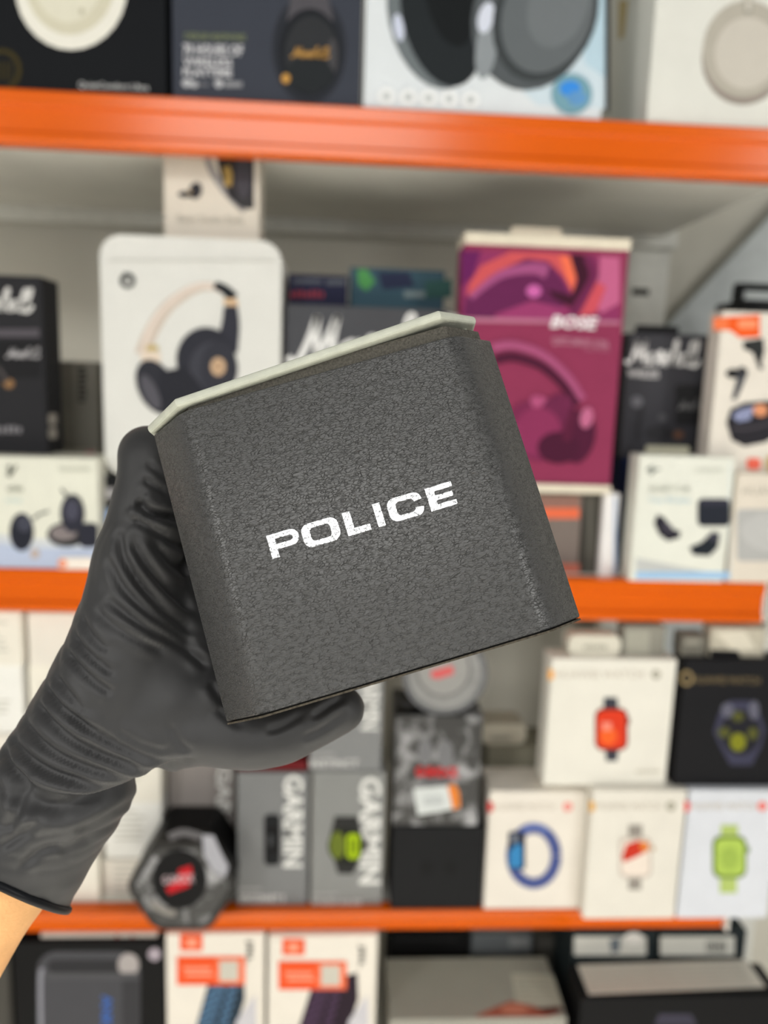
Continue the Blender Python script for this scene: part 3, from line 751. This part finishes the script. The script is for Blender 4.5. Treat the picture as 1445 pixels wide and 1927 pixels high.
# silver-topped carton lying behind the shelf edge
c0, c1 = onY(735, 1916, 0.0), onY(1062, 1916, 0.0)
fs = carton('laptop_carton', 'low silver grey carton with a paper label in the middle of the lowest shelf', 'carton', 733, 1066, 1917, ZL, 0.0, 0.106, (168, 166, 156), ym=1926)
tf = Face(fs.o, (0, 0.05, fs.zt), (0, 0, 1))
tf.draw('paper_label', [((196, 194, 180), [(962, 1832), (1040, 1834), (1062, 1902), (974, 1900)])])
fine = [[(972, 1842 + i * 9), (1036 + i * 2, 1843 + i * 9), (1036 + i * 2, 1846 + i * 9), (972, 1845 + i * 9)] for i in range(6)]
tf.draw('printed_fine_text', [((176, 174, 160), fine)])
tf.draw('printed_hand', [((176, 106, 88), [(890, 1914), (930, 1896), (960, 1884), (990, 1890), (1020, 1898), (1044, 1894), (1052, 1906), (1030, 1914)]), ((206, 138, 116), ell(968, 1900, 26, 10)), ((96, 56, 52), [(1002, 1898), (1052, 1894), (1062, 1902), (1030, 1908)])])
bk = carton('dark_carton', 'dark carton standing deep behind the silver grey carton', 'carton', 730, 880, 1762, ZL, 0.14, 0.08, (36, 36, 36))
bk.draw('printed_edge', [((58, 58, 58), rect(740, 1766, 860, 1770))])
bk = carton('grey_carton', 'blue-grey carton standing deep between two dark cartons', 'carton', 884, 998, 1760, ZL, 0.14, 0.08, (112, 116, 118))
bk.draw('printed_edge', [((146, 148, 148), rect(958, 1764, 996, 1782))])
bk = carton('dark_carton', 'charcoal carton deep beside the labelled cartons', 'carton', 1002, 1064, 1760, ZL, 0.14, 0.08, (74, 73, 69))
bk.draw('printed_edge', [((90, 88, 84), rect(1012, 1768, 1050, 1782))])
# labelled cartons and black paper-topped carton on the right
for (xa, xb, lab, bar) in ((1070, 1226, 'dark teal carton with a white label under the shelf end, left of the pair', 0), (1232, 1392, 'dark teal carton with a white barcode label, right of the pair', 1)):
    f = carton('labelled_carton', lab, 'carton', xa, xb, 1752, ZL, 0.06, 0.09, (48, 56, 58), 'labelled cartons under the shelf end')
    f.draw('paper_label', [((212, 212, 204), rrect(xa + 10, 1762, xb - 10, 1798, 3))])
    if bar:
        f.draw('printed_barcode', [((110, 110, 106), [rect(xa + 96 + i * 5, 1770, xa + 98 + i * 5 + i % 3, 1792) for i in range(8)])])
    else:
        f.draw('printed_patch', [((120, 128, 134), [(xa + 76, 1768), (xa + 98, 1764), (xa + 96, 1790), (xa + 80, 1794)]), ((228, 226, 220), ell(xa + 122, 1766, 18, 12))])
fk = carton('black_carton', 'black carton with a printed paper sheet on top at the right of the lowest shelf', 'carton', 1092, 1470, 1876, ZL, -0.01, 0.057, (24, 24, 26), ym=1900)
tf = Face(fk.o, (0, 0.05, fk.zt), (0, 0, 1))
tf.draw('paper_sheet', [((214, 210, 200), [(1086, 1816), (1404, 1806), (1441, 1858), (1108, 1872)])])
tf.draw('printed_fine_text', [((182, 178, 168), [[(1092 + i * 3, 1821 + i * 8), (1395 + i * 4.5, 1812 + i * 7.6), (1396 + i * 4.5, 1815 + i * 7.6), (1093 + i * 3, 1824 + i * 8)] for i in range(6)])])
fk.draw('printed_emblem', [((72, 70, 84), [(1240, 1908), (1300, 1908), (1312, 1930), (1230, 1930)])])

# ------------------------------------------------------------------ the held watch box
def rodr(w):
    w = np.array(w)
    t = np.linalg.norm(w)
    k = w / t
    K = np.array([[0, -k[2], k[1]], [k[2], 0, -k[0]], [-k[1], k[0], 0]])
    return np.eye(3) + np.sin(t) * K + (1 - np.cos(t)) * K @ K
RB = rodr([0.14729, -0.01913, 0.28308])
TB = Vector((-0.00587, -0.00181, 0.20553))
def c2w(v):
    return RT * v[0] + UP * v[1] + FW * v[2]
ax_x, ax_up, ax_in = (c2w(RB[:, i]) for i in range(3))
org = CAM + c2w(TB)
MB = Matrix(((ax_x.x, ax_in.x, ax_up.x, org.x), (ax_x.y, ax_in.y, ax_up.y, org.y), (ax_x.z, ax_in.z, ax_up.z, org.z), (0, 0, 0, 1)))

def leather():
    m = bpy.data.materials.new('grained_leatherette')
    m.use_nodes = True
    nt = m.node_tree
    L = nt.links.new
    b = nt.nodes['Principled BSDF']
    tc = nt.nodes.new('ShaderNodeTexCoord')
    mp = nt.nodes.new('ShaderNodeMapping')
    mp.inputs['Scale'].default_value = (1.0, 1.0, 2.0)
    L(tc.outputs['Object'], mp.inputs['Vector'])
    wz = nt.nodes.new('ShaderNodeTexNoise')
    wz.inputs['Scale'].default_value = 260
    wz.inputs['Detail'].default_value = 3
    L(mp.outputs['Vector'], wz.inputs['Vector'])
    mixv = nt.nodes.new('ShaderNodeVectorMath')
    mixv.operation = 'MULTIPLY_ADD'
    L(wz.outputs['Color'], mixv.inputs[0])
    mixv.inputs[1].default_value = (0.0035, 0.0035, 0.0035)
    L(mp.outputs['Vector'], mixv.inputs[2])
    vo = nt.nodes.new('ShaderNodeTexVoronoi')
    vo.feature = 'DISTANCE_TO_EDGE'
    vo.inputs['Scale'].default_value = 800
    L(mixv.outputs['Vector'], vo.inputs['Vector'])
    rp = nt.nodes.new('ShaderNodeMapRange')
    rp.inputs['From Max'].default_value = 0.15
    L(vo.outputs['Distance'], rp.inputs['Value'])
    nz = nt.nodes.new('ShaderNodeTexNoise')
    nz.inputs['Scale'].default_value = 420
    nz.inputs['Detail'].default_value = 5
    L(mp.outputs['Vector'], nz.inputs['Vector'])
    # creases come and go over the skin
    big = nt.nodes.new('ShaderNodeTexNoise')
    big.inputs['Scale'].default_value = 520
    big.inputs['Detail'].default_value = 2
    L(mp.outputs['Vector'], big.inputs['Vector'])
    bm_ = nt.nodes.new('ShaderNodeMapRange')
    bm_.inputs['From Min'].default_value = 0.32
    bm_.inputs['From Max'].default_value = 0.62
    L(big.outputs['Fac'], bm_.inputs['Value'])
    inv = nt.nodes.new('ShaderNodeMath')
    inv.operation = 'SUBTRACT'
    inv.inputs[0].default_value = 1.0
    L(rp.outputs['Result'], inv.inputs[1])
    cm = nt.nodes.new('ShaderNodeMath')
    cm.operation = 'MULTIPLY'
    L(inv.outputs['Value'], cm.inputs[0])
    L(bm_.outputs['Result'], cm.inputs[1])
    skin = nt.nodes.new('ShaderNodeMath')
    skin.operation = 'SUBTRACT'
    skin.inputs[0].default_value = 1.0
    L(cm.outputs['Value'], skin.inputs[1])
    ad = nt.nodes.new('ShaderNodeMath')
    ad.operation = 'MULTIPLY_ADD'
    L(nz.outputs['Fac'], ad.inputs[0])
    ad.inputs[1].default_value = 0.6
    L(skin.outputs['Value'], ad.inputs[2])
    bp = nt.nodes.new('ShaderNodeBump')
    bp.inputs['Strength'].default_value = 0.75
    bp.inputs['Distance'].default_value = 0.00022
    L(ad.outputs['Value'], bp.inputs['Height'])
    L(bp.outputs['Normal'], b.inputs['Normal'])
    cr = nt.nodes.new('ShaderNodeValToRGB')
    cr.color_ramp.elements[0].color = (0.021, 0.021, 0.0205, 1)
    cr.color_ramp.elements[1].color = (0.062, 0.062, 0.061, 1)
    L(skin.outputs['Value'], cr.inputs['Fac'])
    L(cr.outputs['Color'], b.inputs['Base Color'])
    b.inputs['Roughness'].default_value = 0.36
    b.inputs['Specular IOR Level'].default_value = 0.55
    return m
LEA = leather()
box = bpy.data.objects.new('watch_gift_box', None)
COL.objects.link(box)
box.matrix_basis = MB
tag(box, 'black grained leatherette watch box with silver lettering held up by the gloved hand', 'gift box')

def octa(x, y0, y1, cx, cy, off=0.0):
    return [(-x + cx, y0), (x - cx, y0), (x, y0 + cy), (x, y1 - cy), (x - cx, y1), (-x + cx, y1), (-x, y1 - cy), (-x, y0 + cy)]
HX, HZ = 0.0508, 0.04233
def leather_body():
    bm = bm_prism(octa(HX, 0, 0.075, 0.0118, 0.0129), -HZ + 0.0006, HZ, 'z')
    es = [e for e in bm.edges if abs((e.verts[0].co - e.verts[1].co).normalized().z) > 0.9]
    fr = [e for e in es if e.verts[0].co.y < 0.001 or e.verts[0].co.y > 0.07]
    bmesh.ops.bevel(bm, geom=fr, offset=0.0036, segments=6, profile=0.5, affect='EDGES')
    es = [e for e in bm.edges if len(e.link_faces) == 2 and abs(e.link_faces[0].normal.z - e.link_faces[1].normal.z) > 0.5]
    bmesh.ops.bevel(bm, geom=es, offset=0.0006, segments=3, profile=0.5, affect='EDGES')
    return bm
bd = bm_obj('leather_shell', leather_body(), LEA, box, smooth=True)
try:
    bd.data.set_sharp_from_angle(angle=math.radians(50))
except Exception:
    pass
# base: dark gap, then thin board with a raw edge
bm_obj('base_gap', bm_prism(octa(HX - 0.0012, 0.0012, 0.0738, 0.0115, 0.0125), -HZ + 0.0002, -HZ + 0.0014, 'z'), mat((18, 18, 18), 0.8), box)
bm_obj('base_board', bm_prism(octa(HX, 0.0, 0.075, 0.0118, 0.0129), -HZ - 0.0002, -HZ + 0.0003, 'z', 0.0001), mat((92, 86, 76), 0.8, noise=0.5, nscale=900), box)
# inner collar of grey board and the pale tilted lid plate
bm_obj('grey_collar', bm_prism(octa(HX - 0.0022, 0.0020, 0.073, 0.0112, 0.0122), HZ - 0.001, HZ + 0.0040, 'z', 0.0003), mat((104, 101, 94), 0.85, noise=0.35, nscale=1500, bump=0.5, bscale=2500), box)
PALE = mat((198, 200, 187), 0.42, noise=0.06, nscale=300, bump=0.25, bscale=500)
lidm = bm_prism(octa(HX - 0.0005, -0.0012, 0.0752, 0.0120, 0.0135), -0.0013, 0.0013, 'z', 0.0010, 3)
lid = bm_obj('lid_plate', lidm, PALE, box)
lid.location = (-0.0017, 0.0, HZ + 0.0044)
lid.rotation_euler = (0, math.radians(-3.1), 0)
bm_obj('lid_side_flap', bm_box(HX - 0.0052, HX - 0.0036, 0.0135, 0.060, -0.0060, 0.0008, 0.0005), PALE, lid)

# lettering
def front_local(px, py):
    p = on_plane(px, py, org, ax_in)
    q = MB.inverted() @ p
    return Vector((q.x, q.z))
A, B = front_local(513, 1052), front_local(861, 948)
Tp = front_local(500, 1009)
e1 = (B - A) / 8.0
e2 = Tp - A
e2 = Vector((-e1.y, e1.x)).normalized() * e2.length
def ring(w, h, r, tx, ty, ri, keep=lambda x, y: True):
    o, i = rrect(0, 0, w, h, r, 6), rrect(tx, ty, w - tx, h - ty, ri, 6)
    n = len(o)
    Q = []
    for k in range(n):
        a, b, c, d = o[k], o[(k + 1) % n], i[(k + 1) % n], i[k]
        steps = 10
        for s in range(steps):
            t0, t1 = s / steps, (s + 1) / steps
            lp = lambda p, q, t: (p[0] + (q[0] - p[0]) * t, p[1] + (q[1] - p[1]) * t)
            q = [lp(a, b, t0), lp(a, b, t1), lp(d, c, t1), lp(d, c, t0)]
            if keep(sum(p[0] for p in q) / 4, sum(p[1] for p in q) / 4):
                Q.append(q)
    return Q
LET = []
arc = []
for k in range(12):
    a0, a1 = math.radians(-90 + 15 * k), math.radians(-75 + 15 * k)
    arc.append([(.97 + .34 * math.cos(a0), .665 + .335 * math.sin(a0)), (.97 + .34 * math.cos(a1), .665 + .335 * math.sin(a1)), (.93 + .12 * math.cos(a1), .665 + .12 * math.sin(a1)), (.93 + .12 * math.cos(a0), .665 + .12 * math.sin(a0))])
LET.append((0.0, [rect(0, 0, .31, 1), rect(.31, .785, .97, 1), rect(.31, .33, .97, .545)] + arc))
LET.append((1.43, ring(1.57, 1.0, .34, .35, .215, .16)))
LET.append((3.26, [rect(0, 0, .33, 1), rect(.33, 0, 1.0, .26)]))
LET.append((4.57, [rect(0, 0, .31, 1)]))
LET.append((5.14, ring(1.49, 1.0, .34, .35, .215, .16, lambda x, y: not (x > 1.0 and .35 < y < .63))))
LET.append((6.86, [rect(0, 0, .34, 1), rect(.34, .785, 1.14, 1), rect(.34, .39, 1.08, .60), rect(.34, 0, 1.14, .215)]))
def foil():
    m = bpy.data.materials.new('silver_foil')
    m.use_nodes = True
    nt = m.node_tree
    b = nt.nodes['Principled BSDF']
    b.inputs['Base Color'].default_value = (0.93, 0.94, 0.95, 1)
    b.inputs['Metallic'].default_value = 1.0
    b.inputs['Roughness'].default_value = 0.2
    tc = nt.nodes.new('ShaderNodeTexCoord')
    n2 = nt.nodes.new('ShaderNodeTexNoise')
    n2.inputs['Scale'].default_value = 1300
    n2.inputs['Detail'].default_value = 3
    nt.links.new(tc.outputs['Object'], n2.inputs['Vector'])
    bp = nt.nodes.new('ShaderNodeBump')
    bp.inputs['Strength'].default_value = 0.9
    bp.inputs['Distance'].default_value = 0.00035
    nt.links.new(n2.outputs['Fac'], bp.inputs['Height'])
    nt.links.new(bp.outputs['Normal'], b.inputs['Normal'])
    return m
FOIL = foil()
_nt = FOIL.node_tree
_n = _nt.nodes.new('ShaderNodeTexNoise')
_n.inputs['Scale'].default_value = 900
_n.inputs['Detail'].default_value = 4
_r = _nt.nodes.new('ShaderNodeValToRGB')
_r.color_ramp.elements[0].position = 0.38
_r.color_ramp.elements[0].color = (0.5, 0.51, 0.52, 1)
_r.color_ramp.elements[1].position = 0.56
_r.color_ramp.elements[1].color = (0.95, 0.96, 0.97, 1)
_t = _nt.nodes.new('ShaderNodeTexCoord')
_nt.links.new(_t.outputs['Object'], _n.inputs['Vector'])
_nt.links.new(_n.outputs['Fac'], _r.inputs['Fac'])
_nt.links.new(_r.outputs['Color'], _nt.nodes['Principled BSDF'].inputs['Base Color'])
for off, polys in LET:
    V, Fc = [], []
    for pl in polys:
        b0 = len(V)
        for x, y in pl:
            q = A + e1 * (x + off) + e2 * y
            V.append((q.x, -0.00012, q.y))
        Fc.append(list(range(b0, b0 + len(pl))))
    link('foil_letter', mesh_from(V, Fc, [FOIL]), box)

# ------------------------------------------------------------------ gloved hand (coordinates in the held box's frame, millimetres)
person = bpy.data.objects.new('person', None)
COL.objects.link(person)
person.matrix_basis = MB @ Matrix.Translation((-0.118, 0.057, -0.05))
INVP = person.matrix_basis.inverted() @ MB
tag(person, 'person reaching in with a black disposable glove, thumb under the held box', 'person')

def tube(path, V, Fc, n=20):
    """path: (x, y, z, r) in mm; adds a closed tapered tube with rounded ends"""
    P = [Vector(p[:3]) for p in path]
    R = [p[3] for p in path]
    # resample with Catmull-Rom
    pts, rad = [], []
    ext = [P[0] * 2 - P[1]] + P + [P[-1] * 2 - P[-2]]
    for i in range(1, len(ext) - 2):
        p0, p1, p2, p3 = ext[i - 1:i + 3]
        for k in range(6):
            t = k / 6
            pts.append(0.5 * (2 * p1 + (p2 - p0) * t + (2 * p0 - 5 * p1 + 4 * p2 - p3) * t * t + (3 * p1 - p0 - 3 * p2 + p3) * t ** 3))
            rad.append(R[i - 1] + (R[i] - R[i - 1]) * (t * t * (3 - 2 * t)))
    pts.append(P[-1])
    rad.append(R[-1])
    d0 = (pts[0] - pts[1]).normalized()
    d1 = (pts[-1] - pts[-2]).normalized()
    head = [(pts[0] + d0 * rad[0] * math.sin(a), rad[0] * math.cos(a)) for a in (1.45, 1.1, 0.75, 0.38)]
    tail = [(pts[-1] + d1 * rad[-1] * math.sin(a), rad[-1] * math.cos(a)) for a in (0.38, 0.75, 1.1, 1.45)]
    seq = head + list(zip(pts, rad)) + tail
    up = Vector((0.3, 1, 0.2)).normalized()
    base = len(V)
    m = len(seq)
    for i, (p, r) in enumerate(seq):
        t = (seq[min(i + 1, m - 1)][0] - seq[max(i - 1, 0)][0]).normalized()
        u = (up - t * up.dot(t)).normalized()
        w = t.cross(u)
        up = u
        for k in range(n):
            a = 2 * math.pi * k / n
            V.append(p + (u * math.cos(a) + w * math.sin(a)) * r)
    for i in range(m - 1):
        for k in range(n):
            a, b = base + i * n + k, base + i * n + (k + 1) % n
            Fc.append((a, b, b + n, a + n))
    Fc.append(tuple(base + k for k in range(n))[::-1])
    Fc.append(tuple(base + (m - 1) * n + k for k in range(n)))

V, Fc = [], []
WR = (-119, 57, -50)
tube([(-148, 62, -74, 24.5), (-132, 59, -60, 23.5), (*WR, 22.5), (-104, 55, -36, 22), (-91, 52, -22, 21), (-82, 50, -8, 19), (-75, 47, 11, 14.5), (-67, 45, 27, 12.2), (-62, 43.5, 41, 10.2), (-62, 46, 47.5, 9.6), (-62.5, 62, 50, 9.2), (-58, 80, 48, 8.8), (-44, 86, 45, 8.4), (-28, 85, 42, 7.6)], V, Fc)   # index
tube([(*WR, 20), (-98, 66, -20, 18), (-85, 66, 8, 13.5), (-75, 72, 24, 11), (-69, 86, 28, 9.8), (-52, 92, 26, 9.2), (-30, 86, 24, 8.6), (-16, 84.5, 22, 7.8)], V, Fc)   # middle
tube([(*WR, 19), (-102, 78, -24, 15), (-88, 80, 0, 12), (-80, 90, 10, 10.2), (-68, 98, 10, 9.4), (-48, 92, 8, 9), (-28, 86, 6, 8.4), (-16, 84.3, 4, 7.6)], V, Fc)   # ring
tube([(*WR, 17), (-106, 84, -32, 13), (-92, 92, -14, 11), (-82, 98, -9, 9), (-68, 100, -9, 8.4), (-50, 91, -12, 8), (-36, 84, -14, 7.2)], V, Fc)   # little
tube([(-122, 57, -53, 21), (-101, 53, -40, 19), (-82, 50, -39.5, 14.3), (-67, 49, -44.0, 11.4), (-55, 50, -50.2, 10.3), (-44, 51, -52.6, 9.8), (-33, 52, -51.6, 8.9), (-23, 53, -50.6, 8.0)], V, Fc)   # thumb
tube([(-100, 53, -35, 19), (-80, 51, -26, 16), (-74, 52, -8, 13), (-78, 54, 6, 12)], V, Fc)   # web
tube([(-92, 52, -36, 17), (-74, 50, -33, 15), (-65, 50, -36, 12.5)], V, Fc)
tube([(-78, 52, -30, 15), (-66, 54, -24, 12.5), (-64, 58, -10, 11), (-66, 62, 6, 11)], V, Fc)   # flesh between thumb and palm
gm = mesh_from([v * 0.001 for v in V], Fc, [])
tmp = bpy.data.objects.new('tmp', gm)
COL.objects.link(tmp)
md = tmp.modifiers.new('r', 'REMESH')
md.mode = 'VOXEL'
md.voxel_size = 0.0009
bpy.context.view_layer.update()
gme = bpy.data.meshes.new_from_object(tmp.evaluated_get(bpy.context.evaluated_depsgraph_get()))
bpy.data.objects.remove(tmp)
nv = len(gme.vertices)
co = np.empty(nv * 3)
gme.vertices.foreach_get('co', co)
co = co.reshape(-1, 3) * 1000.0
ed = np.empty(len(gme.edges) * 2, dtype=np.int64)
gme.edges.foreach_get('vertices', ed)
ed = ed.reshape(-1, 2)
deg = np.bincount(ed.ravel(), minlength=nv)[:, None].astype(float)
def lap(c):
    s = np.zeros_like(c)
    np.add.at(s, ed[:, 0], c[ed[:, 1]])
    np.add.at(s, ed[:, 1], c[ed[:, 0]])
    return s / deg
for _ in range(26):
    co = co + 0.6 * (lap(co) - co)
    co = co - 0.0 * co
gme.vertices.foreach_set('co', (co * 0.001).ravel())
gme.update()
nr = np.empty(nv * 3)
gme.vertices.foreach_get('normal', nr)
nr = nr.reshape(-1, 3)
X, Y, Z = co[:, 0], co[:, 1], co[:, 2]
def valley(ph, w):
    d = np.abs(ph - np.round(ph))
    return np.exp(-(d / w) ** 2)
def sstep(a, b, x):
    t = np.clip((x - a) / (b - a), 0, 1)
    return t * t * (3 - 2 * t)
# creases that fan out from the base of the thumb round the wrist
dx, dz = X + 72.0, Z + 53.0
rr = np.hypot(dx, dz)
th = np.degrees(np.arctan2(-dz, -dx))          # 0 = straight left, negative = upward
sag = 22.0 * 4 * (rr / 66.0) * np.clip(1 - rr / 66.0, -0.2, 1) * (0.45 + 0.55 * sstep(-60, 5, th))
tt = th - sag * 1.0
wob = 1.1 * np.sin(rr * 0.19 + Y * 0.08) + 0.8 * np.sin(Y * 0.17 + th * 0.12)
ph = (tt + wob) / 5.6
amp = 0.55 + 0.45 * np.sin(np.round(ph) * 2.7 + 0.6)
maskA = sstep(6, 26, rr) * (1 - sstep(66, 84, rr)) * sstep(-92, -70, tt) * (1 - sstep(2, 9, tt)) * sstep(-64, -70, X) * 1.0
maskA = np.where(X < -64, sstep(6, 26, rr) * (1 - sstep(70, 86, rr)) * sstep(-95, -72, tt) * (1 - sstep(4, 10, tt)), 0)
near = np.where(tt < -40, sstep(44, 60, rr), 0.35 + 0.65 * sstep(30, 56, rr))
disp = -0.45 * amp * valley(ph, 0.2) * maskA * near
front = 1 - sstep(56, 74, Y)
def trace(pts):
    out = []
    for x, y in smoothline(pts, 10):
        d = ray(x / 1.797, y / 1.797 + 772)
        k = ((org + ax_in * 0.036) - CAM).dot(ax_in) / d.dot(ax_in)
        q = MB.inverted() @ (CAM + d * k)
        out.append((q.x * 1000, q.z * 1000))
    return np.array(out)
CREASES = [
    ([(560, 1252), (450, 1290), (340, 1325), (240, 1345), (160, 1335), (95, 1300), (60, 1255)], 2.3, 2.3),
    ([(540, 1254), (420, 1290), (300, 1312), (200, 1300), (120, 1270), (50, 1220), (-10, 1170)], 1.5, 1.5),
    ([(545, 1240), (430, 1258), (330, 1262), (230, 1235), (130, 1190), (30, 1130)], 1.2, 1.3),
    ([(610, 1213), (500, 1235), (400, 1235), (300, 1205), (200, 1155), (110, 1095), (70, 1065)], 1.1, 1.2),
    ([(640, 1200), (540, 1215), (450, 1205), (350, 1165), (250, 1100), (160, 1030), (130, 1005)], 1.0, 1.1),
    ([(660, 1190), (560, 1190), (470, 1165), (380, 1115), (290, 1050), (240, 1010)], 0.7, 1.0),
    ([(560, 1160), (470, 1130), (400, 1085)], 0.45, 0.9),
    ([(640, 1165), (600, 1120), (575, 1070)], 0.4, 0.9),
    ([(330, 1090), (260, 1030), (190, 975), (150, 945)], 0.9, 1.1),
    ([(300, 1020), (250, 960), (195, 905)], 0.8, 1.1),
    ([(400, 960), (330, 905), (265, 850), (235, 825)], 0.9, 1.1),
    ([(400, 890), (350, 850), (290, 800), (255, 765)], 0.7, 1.1),
    ([(380, 815), (320, 760), (280, 700)], 0.6, 1.1),
    ([(640, 770), (560, 690), (480, 590), (430, 500), (415, 430)], 1.1, 1.2),
    ([(650, 810), (570, 745), (480, 660), (420, 590), (385, 520)], 0.9, 1.1),
    ([(620, 690), (550, 600), (490, 510), (455, 450)], 0.9, 1.1),
    ([(690, 880), (630, 825), (550, 768), (460, 705), (390, 650)], 0.9, 1.1),
    ([(560, 820), (470, 770), (380, 715), (340, 680)], 0.5, 1.1),
    ([(600, 560), (560, 500), (520, 440)], 0.9, 1.3),
    ([(470, 310), (515, 350), (590, 358)], 1.7, 1.3),
    ([(460, 370), (515, 400), (580, 450)], 1.0, 1.2),
    ([(490, 235), (530, 262), (560, 275)], 0.6, 0.9),
    ([(500, 180), (530, 205), (550, 215)], 0.4, 0.9),
    ([(890, 1095), (950, 1075), (1010, 1040)], 0.5, 1.0),
    ([(1050, 1050), (1100, 1015), (1150, 985)], 0.7, 1.0),
    ([(1010, 1120), (1080, 1090), (1150, 1040)], 0.4, 1.0),
    ([(720, 1010), (760, 1045), (800, 1070)], 0.5, 1.0),
    ([(700, 920), (730, 970), (765, 1010)], 0.6, 1.1),
    ([(30, 1420), (70, 1350), (60, 1290)], 0.9, 1.4),
    ([(0, 1480), (60, 1440), (130, 1390)], 0.7, 1.2),
    ([(230, 1440), (330, 1390), (450, 1320), (520, 1275)], 1.0, 1.8),
    ([(170, 1520), (260, 1470), (360, 1420)], 0.5, 1.4),
    ([(60, 1560), (120, 1500), (190, 1480)], 0.6, 1.2),
]
P2 = np.stack([X, Z], 1)
for pts, dep, wid in CREASES:
    T = trace(pts)
    lo, hi = T.min(0) - 9, T.max(0) + 9
    idx = np.where((P2[:, 0] > lo[0]) & (P2[:, 0] < hi[0]) & (P2[:, 1] > lo[1]) & (P2[:, 1] < hi[1]) & (Y < 76))[0]
    if not len(idx):
        continue
    D = np.hypot(P2[idx, None, 0] - T[None, :, 0], P2[idx, None, 1] - T[None, :, 1])
    j = D.argmin(1)
    dm = D[np.arange(len(idx)), j]
    u = j / (len(T) - 1)
    tap = sstep(0, 0.16, u) * (1 - 0.6 * sstep(0.86, 1.0, u))
    disp[idx] += front[idx] * tap * dep * 1.75 * (-np.exp(-(dm / wid) ** 2) + 0.4 * np.exp(-((dm - 2.3 * wid) / (1.3 * wid)) ** 2))
# crinkled loose cuff
cuff = sstep(10, 16, tt) * np.where(X < -90, 1, 0)
disp += cuff * (0.5 * np.sin(X * 0.42 + Z * 0.23 + 1.6 * np.sin(Z * 0.2)) * np.sin(Z * 0.33 - X * 0.14 + Y * 0.1) + 0.35 * np.abs(np.sin(X * 0.21 - Z * 0.33 + np.sin(X * .15))))
c2 = co + nr * disp[:, None]
for _ in range(1):
    c2 = c2 + 0.35 * (lap(c2) - c2)
# open end: cut behind the hem plane
HC = Vector((-142.5, 62, -73))
HN = np.array(Vector((-0.62, -0.36, -0.70)).normalized())
s = (c2 - np.array(HC)) @ HN
c2 = np.where((s > 0)[:, None], c2 - s[:, None] * HN, c2)
gme.vertices.foreach_set('co', (c2 * 0.001).ravel())
gme.transform(INVP)
gme.polygons.foreach_set('use_smooth', [True] * len(gme.polygons))
gme.update()

def glove_mat():
    m = bpy.data.materials.new('black_nitrile')
    m.use_nodes = True
    nt = m.node_tree
    b = nt.nodes['Principled BSDF']
    tc = nt.nodes.new('ShaderNodeTexCoord')
    nz = nt.nodes.new('ShaderNodeTexNoise')
    nz.inputs['Scale'].default_value = 160
    nz.inputs['Detail'].default_value = 4
    nt.links.new(tc.outputs['Object'], nz.inputs['Vector'])
    rp = nt.nodes.new('ShaderNodeValToRGB')
    rp.color_ramp.elements[0].color = (0.022, 0.022, 0.0225, 1)
    rp.color_ramp.elements[1].color = (0.034, 0.0335, 0.034, 1)
    nt.links.new(nz.outputs['Fac'], rp.inputs['Fac'])
    nt.links.new(rp.outputs['Color'], b.inputs['Base Color'])
    b.inputs['Roughness'].default_value = 0.55
    b.inputs['Specular IOR Level'].default_value = 0.45
    b.inputs['Sheen Weight'].default_value = 0.08
    bp = nt.nodes.new('ShaderNodeBump')
    bp.inputs['Strength'].default_value = 0.12
    bp.inputs['Distance'].default_value = 0.0008
    nt.links.new(nz.outputs['Fac'], bp.inputs['Height'])
    nt.links.new(bp.outputs['Normal'], b.inputs['Normal'])
    return m
GLOVE = glove_mat()
gme.materials.append(GLOVE)
glove = link('glove', gme, person)
glove['label'] = 'black nitrile glove wrinkled at wrist and knuckles'
# rolled hem
hn = Vector(HN)
hu = hn.orthogonal().normalized()
hw = hn.cross(hu)
ring_pts = c2[(s > 0.05)]
V, Fc = [], []
nseg = 48
rim = []
cen = np.array(HC)
if len(ring_pts):
    rel = ring_pts - cen
    uu, ww = rel @ np.array(hu), rel @ np.array(hw)
    ang = np.arctan2(ww, uu)
    rad = np.hypot(uu, ww)
    for k in range(nseg):
        a = -math.pi + 2 * math.pi * (k + 0.5) / nseg
        dd = np.abs(np.angle(np.exp(1j * (ang - a))))
        sel = rad[dd < math.pi / nseg * 1.6]
        rim.append(float(sel.max()) if len(sel) else 24.0)
else:
    rim = [24.0] * nseg
rim = [(rim[k - 1] + rim[k] * 2 + rim[(k + 1) % nseg]) / 4 for k in range(nseg)]
for k in range(nseg):
    a = -math.pi + 2 * math.pi * (k + 0.5) / nseg
    e = hu * math.cos(a) + hw * math.sin(a)
    for j in range(8):
        b = 2 * math.pi * j / 8
        V.append((HC + e * (rim[k] - 0.2 + 1.0 * math.cos(b)) + hn * (1.3 * math.sin(b) + 0.5)) * 0.001)
for k in range(nseg):
    for j in range(8):
        Fc.append((k * 8 + j, k * 8 + (j + 1) % 8, ((k + 1) % nseg) * 8 + (j + 1) % 8, ((k + 1) % nseg) * 8 + j))
me = mesh_from(V, Fc, [mat((34, 35, 38), 0.38)], smooth=True)
me.transform(INVP)
link('rolled_hem', me, glove)
# bare forearm
V, Fc = [], []
tube([(-134, 59, -60, 20), (-151, 61, -71, 21.5), (-172, 64, -88, 23), (-203, 70, -122, 25), (-254, 82, -180, 30), (-314, 100, -250, 36)], V, Fc, 28)
me = mesh_from([v * 0.001 for v in V], Fc, [mat((236, 186, 132), 0.5, noise=0.06, nscale=140, bump=0.15, bscale=900)], smooth=True)
me.transform(INVP)
fa = link('forearm', me, person)
fa['label'] = 'bare tanned forearm below the glove hem'
